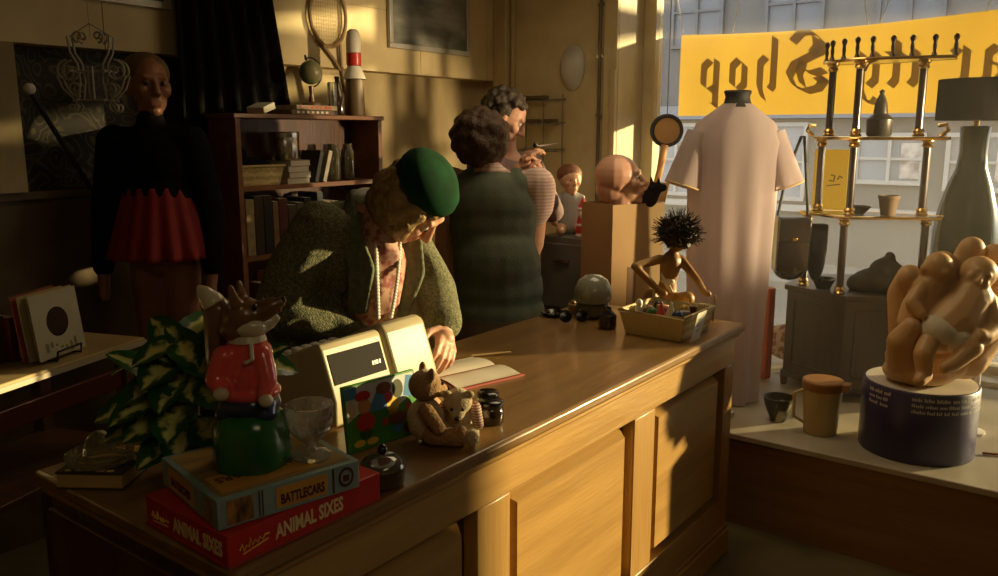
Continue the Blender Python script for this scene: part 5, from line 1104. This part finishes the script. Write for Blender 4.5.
for y_, lab in ((2.775, 'tall clear glass jar on the upper shelf nearer the leaning books'), (2.87, 'tall clear glass jar on the upper shelf nearer the end panel')):
    tag(MB().lathe([(0, .001), (.03, .001), (.033, .006), (.033, .14), (.024, .155), (.024, .175), (.02, .175), (.02, .15), (.03, .138), (.029, .01), (0, .008)], (-3.08, y_, Z1)).build('glass_jar', thin_glass('shelf_glass', (.8, .8, .7), .2, .12, (.5, .45, .3)), o=(-3.08, y_, Z1)), lab, 'jar', 'glass jars on the upper shelf')
# on top of the bookcase
tag(MB().bb(-.045, .045, -.045, .045, 0, .03).build('small_white_box', M['whitepaper'], o=(0, 0, 0), bevel=.004), 'small white packet at the mannequin end of the bookcase top', 'packet'); o = bpy.data.objects['small_white_box']; o.location = (-3.08, 2.37, ZT + .0125); o.rotation_euler = (.28, 0, .3)
for i, (n, c) in enumerate((('brown', (.16, .09, .04)), ('cream', (.42, .32, .17)))):
    r = thing('boxed_game', '%s boxed game lying flat on the bookcase top, %s' % (n, 'the lower one' if i == 0 else 'the upper one'), 'boxed game', (-3.085, 2.62 if i else 2.60, ZT + i * .022), .04 * i, 'boxed games on the bookcase')
    MB().bb(-.085, .085, -.13, .12, 0, .021).build('box_body', mat('game_%d' % i, c, .6, c2=tuple(k * .6 for k in c), scale=25), r, local=True, bevel=.002)
    m = MB()
    for k in range(7): m.bb(.085, .0856, -.10 + k * .028, -.085 + k * .028, .006, .016)
    m.build('side_print', M['red'] if i else M['whitepaper'], r, local=True)
gb = thing('globe', 'small green globe on a dark stand on the bookcase top', 'globe', (-3.085, 2.66, ZT + .044))
GC = (-3.085, 2.66, 1.895); gz = ZT + .044
MB().ell(GC, .055, n=24, m=16).build('ball', mat('globe_map', (.15, .19, .10), .35, c2=(.22, .20, .09), scale=16, detail=6, lo=.48, hi=.53), gb)
m = MB().tube([(GC[0], GC[1] + .066 * math.sin(a), GC[2] + .066 * math.cos(a)) for a in [(-.35 + k * .2) for k in range(17)]], .004, 8); m.cap((GC[0], GC[1] - .024, GC[2] + .058), (GC[0], GC[1] - .028, GC[2] + .072), .007, .005); m.build('meridian_arm', M['black'], gb)
MB().lathe([(0, 0), (.045, 0), (.046, .008), (.014, .018), (.009, .05), (.012, .09), (.006, GC[2] - .07 - gz), (0, GC[2] - .068 - gz)], (GC[0], GC[1], gz)).build('stand', M['darkwood'], gb)
tag(MB().lathe([(0, .001), (.03, .001), (.032, .01), (.032, .10), (.016, .13), (.013, .17), (.016, .172), (.016, .185), (0, .186)], (-3.085, 2.825, ZT)).build('brown_bottle', mat('brown_bottle_glass', (.03, .016, .008), .12, coat=.6), o=(-3.085, 2.825, ZT)), 'dark brown bottle on the bookcase top between the globe and the rocket ornament', 'bottle')
tag(MB().lathe([(0, .001), (.022, .001), (.022, .15), (.018, .155), (.018, .006), (0, .005)], (-3.06, 2.765, ZT)).build('tall_glass', M['glass'], o=(-3.06, 2.765, ZT)), 'slim clear glass standing by the globe', 'glass')
rk_ = thing('rocket_ornament', 'white and red rocket-shaped ornament with a flared white skirt on a dark cylinder', 'ornament', (-3.085, 2.935, ZT))
RC = (-3.085, 2.935, ZT)
MB().lathe([(0, .001), (.046, .001), (.048, .005), (.044, .175), (0, .178)], RC).build('dark_cylinder', M['brownpaint'], rk_)
MB().lathe([(.058, .178), (.055, .185), (.032, .24), (.0, .242)], RC).build('skirt', M['whitepaint'], rk_)
MB().lathe([(.034, .242), (.036, .25), (.036, .30), (.0, .302)], RC).build('red_band', M['red'], rk_)
MB().lathe([(.036, .302), (.036, .37), (.030, .40), (.018, .412), (0, .414)], RC).build('white_body', M['whitepaint'], rk_)

# tennis racket, picture frames, drape on the long wall
rq = thing('tennis_racket', 'old wooden tennis racket hung on the wall above the bookcase', 'tennis racket', (-3.28, 2.96, 2.1))
cw = mat('racket_wood', (.26, .16, .06), .4, c2=(.18, .10, .04), scale=20); el = [(2.958 + .118 * math.cos(a), 2.195 + .15 * math.sin(a)) for a in [2 * PI * k / 40 for k in range(40)]]
hm = MB().tube([(-3.282, y_, z_) for y_, z_ in el], .0095, 8, closed=True); hm.tube([(-3.282, 2.90, 2.065), (-3.282, 2.99, 1.98), (-3.282, 3.03, 1.93)], .008, 8).tube([(-3.282, 3.03, 2.065), (-3.282, 3.035, 1.98), (-3.282, 3.035, 1.93)], .008, 8); hm.build('frame', cw, rq)
m = MB()
for k in range(-7, 8):
    y_ = k * .0155; q = .15 * math.sqrt(max(0, 1 - (y_ / .118) ** 2)); m.tube([(-3.282, 2.958 + y_, 2.195 - q), (-3.282, 2.958 + y_, 2.195 + q)], .0011, 4)
    z_ = k * .0195; q = .118 * math.sqrt(max(0, 1 - (z_ / .15) ** 2)); m.tube([(-3.282, 2.958 - q, 2.195 + z_), (-3.282, 2.958 + q, 2.195 + z_)], .0011, 4)
m.build('strings', mat('racket_gut', (.45, .36, .2), .5), rq)
MB().tube([(-3.282, 3.032, 1.95), (-3.282, 3.06, 1.80), (-3.282, 3.075, 1.715)], [.013, .014, .016], 10).build('handle', mat('racket_grip', (.14, .08, .035), .7), rq)
def picture(label, y0, y1, z0, z1, fm, pm_):
    t = thing('wall_picture', label, 'picture', (-3.29, (y0 + y1) / 2, z0))
    f = .028
    MB().bb(-3.30, -3.275, y0, y1, z0, z0 + f).bb(-3.30, -3.275, y0, y1, z1 - f, z1).bb(-3.30, -3.275, y0, y0 + f, z0 + f, z1 - f).bb(-3.30, -3.275, y1 - f, y1, z0 + f, z1 - f).build('frame', fm, t, bevel=.003)
    MB().bb(-3.298, -3.288, y0 + f, y1 - f, z0 + f, z1 - f).build('picture', pm_, t)
silver = mat('silver_frame', (.42, .40, .34), .35, .4)
land = mat('grey_landscape', (.30, .30, .26), .5, c2=(.07, .075, .05), scale=4, stretch=(1, .7, 2.2), detail=8, lo=.35, hi=.6)
picture('silver framed grey landscape picture high on the wall near the corner', 3.39, 4.08, 2.075, 2.55, silver, land)
picture('white edged picture at the top of the wall above the mannequin', 1.72, 2.09, 2.125, 2.5, M['whitepaint'], land)
dq = MB().grid(lambda u, v: (-3.25 + .025 * math.sin(u * 40 + v * 2), 2.13 + (.44 + .14 * v) * u, 2.74 - 1.13 * v), 60, 16)
dq = MB().grid(lambda u, v: (-3.235 + .022 * math.sin(u * 40 + v * 2), 2.07 + (.50 + (.0 if v < .42 else (v - .42) * .22)) * u, 2.74 - 1.16 * v), 60, 24)
tag(dq.build('black_drape', M['blackcloth'], o=(-3.24, 2.35, 2.74), solid=.006, smooth=80), 'black drape hanging from the ceiling behind the bookcase', 'drape')

# ------------------------------------------------------------------ mannequin in a red skirt
mn = thing('mannequin', 'standing mannequin in a black jumper and short red pleated skirt', 'mannequin', (-3.04, 1.83, .0))
MF = (-IF * .75 + IR * .6).normalized(); MS = V((MF.y, -MF.x, 0)) * -1; MA = axes(IR, IF, UZ)
pv = V((-3.045, 1.835, 0)); b = MB()
b.chain([(pv + UZ * 1.17, .125), (pv + UZ * 1.36, .095), (pv + V((-.02, 0, 1.50)), .11), (pv + V((-.025, 0, 1.58)), .075)])
for e in (-1, 1):
    s = IR * e
    b.chain([(pv + s * .065 + UZ * 1.13, .078), (pv + s * .066 + UZ * .78, .056), (pv + s * .06 - IF * .01 + UZ * .42, .036)]); b.chain([(pv + s * .06 + UZ * .385, .035), (pv + s * .065 - IF * .13 + UZ * .37, .028)])
    b.chain([(pv + V((-.025, 0, 1.585)) + s * .15, .05), (pv + V((-.02, 0, 1.32)) + s * .205, .04), (pv + V((-.02, 0, 1.08)) + s * .215 - IF * .05, .028)])
    b.chain([(pv + V((-.02, 0, 1.08)) + s * .215 - IF * .05, .026), (pv + V((-.02, 0, .98)) + s * .21 - IF * .07, .022)])
b.cap(pv + V((-.02, 0, 1.58)) - IR * .14, pv + V((-.02, 0, 1.58)) + IR * .14, .05, .05)
hd = V((-3.105, 1.855, 1.80)); b.cap(pv + V((-.03, .0, 1.6)), hd - UZ * .05, .048, .045); b.remesh(.011, 4)
hb = MB(); q = head(hb, hd, MF, UZ, 1.02); hb.cap(hd - UZ * .06, pv + V((-.035, .005, 1.64)), .045, .046); hb.remesh(.0055, 4); b.add(hb.v, hb.f)
b.build('body', M['mannskin'], mn); eyes(q, mn, mat('painted_eye', (.16, .09, .05), .4), M['iris'], 1.02)
MB().ell(hd + UZ * .045 - MF * .028, (.092, .098, .088), axes(MF.cross(UZ), MF, UZ)).remesh(.008, 3).build('hair', mat('painted_hair', (.15, .085, .035), .6, c2=(.10, .055, .022), scale=30), mn)
b = MB().ell(pv + V((-.02, 0, 1.50)), (.165, .125, .15), MA).ell(pv + UZ * 1.38, (.145, .115, .11), MA)
for e in (-1, 1): s = IR * e; b.chain([(pv + V((-.025, 0, 1.585)) + s * .15, .068), (pv + V((-.02, 0, 1.32)) + s * .205, .058), (pv + V((-.02, 0, 1.10)) + s * .215 - IF * .048, .042)])
b.cap(pv + V((-.02, 0, 1.58)) - IR * .14, pv + V((-.02, 0, 1.58)) + IR * .14, .066, .066).cap(pv + V((-.025, 0, 1.58)), pv + V((-.032, .003, 1.66)), .07, .056)
b.remesh(.01, 4).build('jumper', M['blackcloth'], mn)
flare(pv, IF, IR, lambda v: (1.41 - .275 * v, .13 + .075 * v, .105 + .075 * v, .25 + .75 * v), 160, .075, 16).build('pleated_skirt', mat('red_skirt', (.26, .014, .012), .8, c2=(.21, .01, .01), scale=8), mn, smooth=30, solid=.004)
tag(MB().bb(-3.27, -2.85, 1.62, 2.02, .0, .335).build('plinth', M['brownpaint'], o=(-3.06, 1.82, 0), bevel=.004), 'low brown plinth under the mannequin', 'plinth')

# white wire plant holder and stick
wh = thing('wire_plant_holder', 'white scrolled wire plant holder hanging from a thread in front of the wallpaper', 'plant holder', (-3.02, 1.58, 1.70))
WC = V((-3.0, 1.585, 0)); wp = lambda x, z, y_=0: WC + IR * x + IF * y_ + UZ * z
def spiral(cx, cz, r, t0, t1, y_=0, n=20): return [wp(cx + r * (1 - .75 * k / n) * math.cos(t0 + (t1 - t0) * k / n), cz + r * (1 - .75 * k / n) * math.sin(t0 + (t1 - t0) * k / n), y_) for k in range(n + 1)]
wm = mat('white_wire', (.38, .36, .30), .5)
m = MB(); R_ = .0042
for y_ in (-.018, .018):
    for e in (-1, 1):
        m.tube([wp(.075 * e, 1.955, y_), wp(.068 * e, 1.90, y_), wp(.045 * e, 1.86, y_), wp(.04 * e, 1.80, y_), wp(.05 * e, 1.74, y_)], R_, 6)
        m.tube(spiral(.085 * e, 1.835, .04, PI / 2, PI / 2 - e * 8, y_), R_, 6).tube(spiral(.06 * e, 1.775, .026, -PI / 2, -PI / 2 + e * 8, y_), R_, 6).tube(spiral(.075 * e, 1.71, .022, PI / 2, PI / 2 + e * 8, y_), R_, 6)
        m.tube([wp(.122 * e, 1.82, y_), wp(.105 * e, 1.775, y_), wp(.06 * e, 1.73, y_)], R_, 6).tube(spiral(.035 * e, 1.955, .022, -PI / 2, -PI / 2 + e * 7, y_), R_, 6)
    m.tube([wp(-.05, 1.835, y_), wp(.07, 1.835, y_)], R_, 6).tube([wp(-.05, 1.735, y_), wp(.07, 1.735, y_)], R_, 6)
for e in (-1, 1): m.tube([wp(.06 * e, 1.835, -.05), wp(.06 * e, 1.835, .05)], R_, 6).tube([wp(.05 * e, 1.735, -.05), wp(.05 * e, 1.735, .05)], R_, 6)
for x in (.005, .02): m.tube([wp(x, 1.735, -.05), wp(x, 1.85, -.05)], R_, 6)
m.build('scrolled_wire', wm, wh)
MB().tube([wp(0, 1.955), wp(-.005, 2.745)], .0015, 5).tube([wp(-.075, 1.955), wp(0, 2.0), wp(.075, 1.955)], .002, 5).build('thread', wm, wh)
cn = thing('walking_stick', 'dark walking stick with a pale knob leaning across the patterned wallpaper', 'walking stick', (-3.28, 1.62, 1.4))
MB().tube([(-3.3, 1.50, 1.765), (-3.28, 1.68, 1.405)], .01, 8).build('shaft', M['black'], cn)
MB().ell((-3.3, 1.495, 1.78), .022).build('knob', M['whitepaint'], cn)

# ------------------------------------------------------------------ table of records
ang = math.radians(19.5)
tb = thing('side_table', 'pale topped side table with dark red rails, holding records', 'table', (-2.372, 1.344, 0), ang)
# local frame: x = depth away from the counter, y along the front edge (towards negative y)
MB().bb(-.42, 0, -1.3, 0, .975, 1.0).build('tabletop', mat('pale_tabletop', (.46, .34, .16), .45, c2=(.40, .29, .13), scale=5), tb, local=True, bevel=.004)
MB().bb(-.42, .003, -1.303, .003, .978, .992).build('edge_strip', mat('pale_edge', (.50, .44, .32), .5), tb, local=True)
redw = wood('dark_red_wood', (.085, .02, .012), (.13, .03, .018), 'Y', .4, 4, .3)
MB().bb(-.05, -.03, -1.27, -.05, .86, .92).build('front_rail', redw, tb, local=True, bevel=.004)
MB().bb(-.38, -.02, -1.27, -.03, .66, .68).build('lower_shelf', M['darkwood'], tb, local=True, bevel=.003)
for x in (-.38, -.04):
    for y_ in (-1.26, -.05): MB().bb(x - .022, x + .022, y_ - .022, y_ + .022, 0, .975).build('leg', M['darkwood'], tb, local=True, bevel=.003)
rs = thing('record_stand', 'wire stand holding single records upright on the side table', 'record stand', (-2.36, 1.06, 1.0), math.radians(28))
m = MB()
for y_ in (-.05, .05): m.tube([(.055, y_, .03), (.052, y_, .005), (-.075, y_, .005), (-.085, y_, .12)], .003, 6)
m.tube([(.055, -.05, .03), (.055, .05, .03)], .003, 6).tube([(-.085, -.05, .12), (-.085, .05, .12)], .003, 6); m.build('wire', M['black'], rs, local=True)
slv = [('white paper record sleeve with a round hole and dark label, foremost in the wire stand', (.62, .58, .45), .035, 0), ('pale yellow record sleeve standing second in the wire stand', (.52, .42, .16), .018, .012),
       ('cream record sleeve standing third in the wire stand', (.48, .40, .24), .004, -.006), ('orange red record sleeve standing fourth in the wire stand', (.42, .09, .03), -.012, -.012), ('brown record sleeve standing last in the wire stand', (.16, .08, .03), -.028, .004)]
for i, (lab, c, x, y_) in enumerate(slv):
    r = thing('record', lab, 'record', tuple(V((-2.36, 1.06, 1.0)) + Matrix.Rotation(math.radians(28), 3, 'Z') @ V((x, y_, 0))), math.radians(28 + (i - 2) * 1.5), 'records in the wire stand')
    TM = Matrix.Translation((0, 0, .01)) @ Matrix.Rotation(-.12, 4, 'Y'); mm = mat('sleeve_%d' % i, c, .65, c2=tuple(k * .85 for k in c), scale=9)
    if i == 0:
        m = MB(); n_ = 40
        sq = lambda a: (lambda k: (.09 * math.cos(a) / k, .09 + .09 * math.sin(a) / k))(max(abs(math.cos(a)), abs(math.sin(a))))
        for xo in (-.001, .001):
            vs = []
            for k in range(n_):
                a = 2 * PI * k / n_ + PI / 4; oy, oz = sq(a); vs += [(xo, oy, oz), (xo, .041 * math.cos(a), .095 + .041 * math.sin(a))]
            m.add(vs, [(2 * k, (2 * k + 2) % (2 * n_), (2 * k + 3) % (2 * n_), 2 * k + 1) for k in range(n_)])
        put(m, TM); m.build('paper_sleeve', mm, r, local=True, smooth=None)
        m = MB().lathe([(.0, -.0008), (.087, -.0008), (.087, .0005), (0, .0006)], M=TM @ Matrix.Translation((0, 0, .09)) @ Matrix.Rotation(PI / 2, 4, 'Y'), n=40); d_ = m.build('disc', M['blackgloss'], r, local=True)
        m = MB().lathe([(.038, .0007), (0, .0009)], M=TM @ Matrix.Translation((0, 0, .095)) @ Matrix.Rotation(PI / 2, 4, 'Y'), n=32); m.build('disc_label', mat('dark_label', (.05, .02, .016), .5), d_, local=True)
        m = MB()
        for k in range(7): a = -2.6 + k * .35; m.bb(.0012, .0016, -.06 + k * .018, -.05 + k * .018, .018 + .012 * math.sin(k), .034 + .01 * math.sin(k + 1))
        put(m, TM); m.build('sleeve_print', mat('olive_print', (.25, .24, .12), .6), r, local=True)
    else:
        m = MB().bb(-.0015, .0015, -.09, .09, 0, .18); put(m, TM); m.build('paper_sleeve', mm, r, local=True)
for i, (n, c) in enumerate((('dark red', (.12, .02, .014)), ('brown', (.09, .04, .018)), ('rust', (.2, .06, .02)), ('maroon', (.08, .015, .014)), ('tan', (.2, .1, .04)))):
    p_ = V((-2.445, .96, 1.0)) + V((-.34, -.94, 0)) * (.0 + i * .031) + V((.0, .0, 0))
    r = thing('book', '%s upright book on the side table, %s from the record stand' % (n, order[i]), 'book', tuple(p_), math.radians(20), 'books beside the record stand')
    MB().bb(-.055, .055, -.014, .014, 0, .125 + .006 * (i % 2)).build('cover', mat('tb_%d' % i, c, .6), r, local=True, bevel=.002)
    MB().bb(-.052, .054, -.011, .011, .1245 + .006 * (i % 2), .126 + .006 * (i % 2)).build('pages', M['whitepaper'], r, local=True)
cr_ = MB().ell((-2.385, .90, 1.022), (.04, .03, .02)).remesh(.006, 1, lambda p: p + V((1, 1, 1)) * noise.noise(p * 45) * .008)
tag(cr_.build('crumpled_tissue', M['whitepaper'], o=(-2.385, .90, 1.0)), 'crumpled white tissue on the side table in front of the books', 'tissue')

# ------------------------------------------------------------------ camera, light
cam = bpy.data.cameras.new('camera'); co = bpy.data.objects.new('camera', cam); COL.objects.link(co)
pit = math.radians(10.57); Fv = IF * math.cos(pit) - UZ * math.sin(pit); Uv = IR.cross(Fv)
co.matrix_world = Matrix.Translation((0, 0, 1.62)) @ axes(IR, Uv, -Fv).to_4x4(); cam.sensor_width = 36; cam.lens = 36 * 832.3 / 998; cam.clip_start = .05
sc.camera = co
w = bpy.data.worlds.new('sky'); sc.world = w; w.use_nodes = True; bg = w.node_tree.nodes['Background']
bg.inputs[0].default_value = (.92, .92, .92, 1); bg.inputs[1].default_value = SKY
def light(name, kind, loc, d, e, col, **k):
    l = bpy.data.lights.new(name, kind); l.energy = e; l.color = col
    for a, v in k.items(): setattr(l, a, v)
    o = bpy.data.objects.new(name, l); COL.objects.link(o); o.location = loc; o.rotation_euler = V(d).to_track_quat('-Z', 'Y').to_euler(); return o
light('sun', 'SUN', (4, 9, 4), (-.62, -.77, -.143), SUN, (1, .75, .36), angle=math.radians(1.6))
light('added_wall_spot', 'SPOT', (1.35, 4.22, 1.66), V((-2.7, 3.45, 1.45)) - V((1.35, 4.22, 1.66)), SPOT, (1, .74, .40), spot_size=math.radians(26), spot_blend=.6, shadow_soft_size=.05)  # added spot, out of view, for the warm glow on the back wall
light('front_fill_light', 'AREA', (.5, .2, 2.72), V((-1.6, .9, -1.8)), FILL2, (1, .78, .46), size=.9)  # added fill with no fixture, brightens the near end of the counter
tag(MB().bb(-.9, 2.6, 4.9, 7.0, 2.62, 2.68).build('sun_block_canopy', M['brownpaint'], o=(1.3, 5.9, 2.62)), 'unseen brown canopy added outside the shop window to block high sun', 'canopy')  # unseen slab added to stop sun passing over the banner onto the bookcase
light('overhead_fill_light', 'AREA', (-1.5, 3.0, 2.72), (0, 0, -1), FILL, (1, .78, .46), size=1.0)  # added overhead fill with no fixture, lifts the back of the room
if HAZE:
    hz = bpy.data.materials.new('sunlit_haze'); hz.use_nodes = True; t = hz.node_tree; t.nodes.remove(t.nodes['Principled BSDF'])
    vs_ = t.nodes.new('ShaderNodeVolumeScatter'); vs_.inputs['Density'].default_value = HAZE; vs_.inputs['Anisotropy'].default_value = .45; vs_.inputs['Color'].default_value = (1, .95, .85, 1)
    t.links.new(vs_.outputs[0], t.nodes['Material Output'].inputs['Volume'])
    tag(MB().bb(-2.3, 1.6, 3.16, 4.69, .41, 2.6).build('dusty_haze', hz, o=(-.3, 3.9, .41), smooth=None), 'sunlit dusty haze hanging in the shop window bay', 'haze', kind='stuff')
sc.view_settings.view_transform = 'Standard'; sc.view_settings.look = 'None'; sc.view_settings.gamma = 1; sc.view_settings.use_curve_mapping = False
sc.view_settings.exposure = EXPO
sc.cycles.max_bounces = 8; sc.cycles.transparent_max_bounces = 16; sc.cycles.caustics_reflective = False; sc.cycles.caustics_refractive = False
sc.cycles.sample_clamp_indirect = 6; sc.cycles.volume_bounces = 1
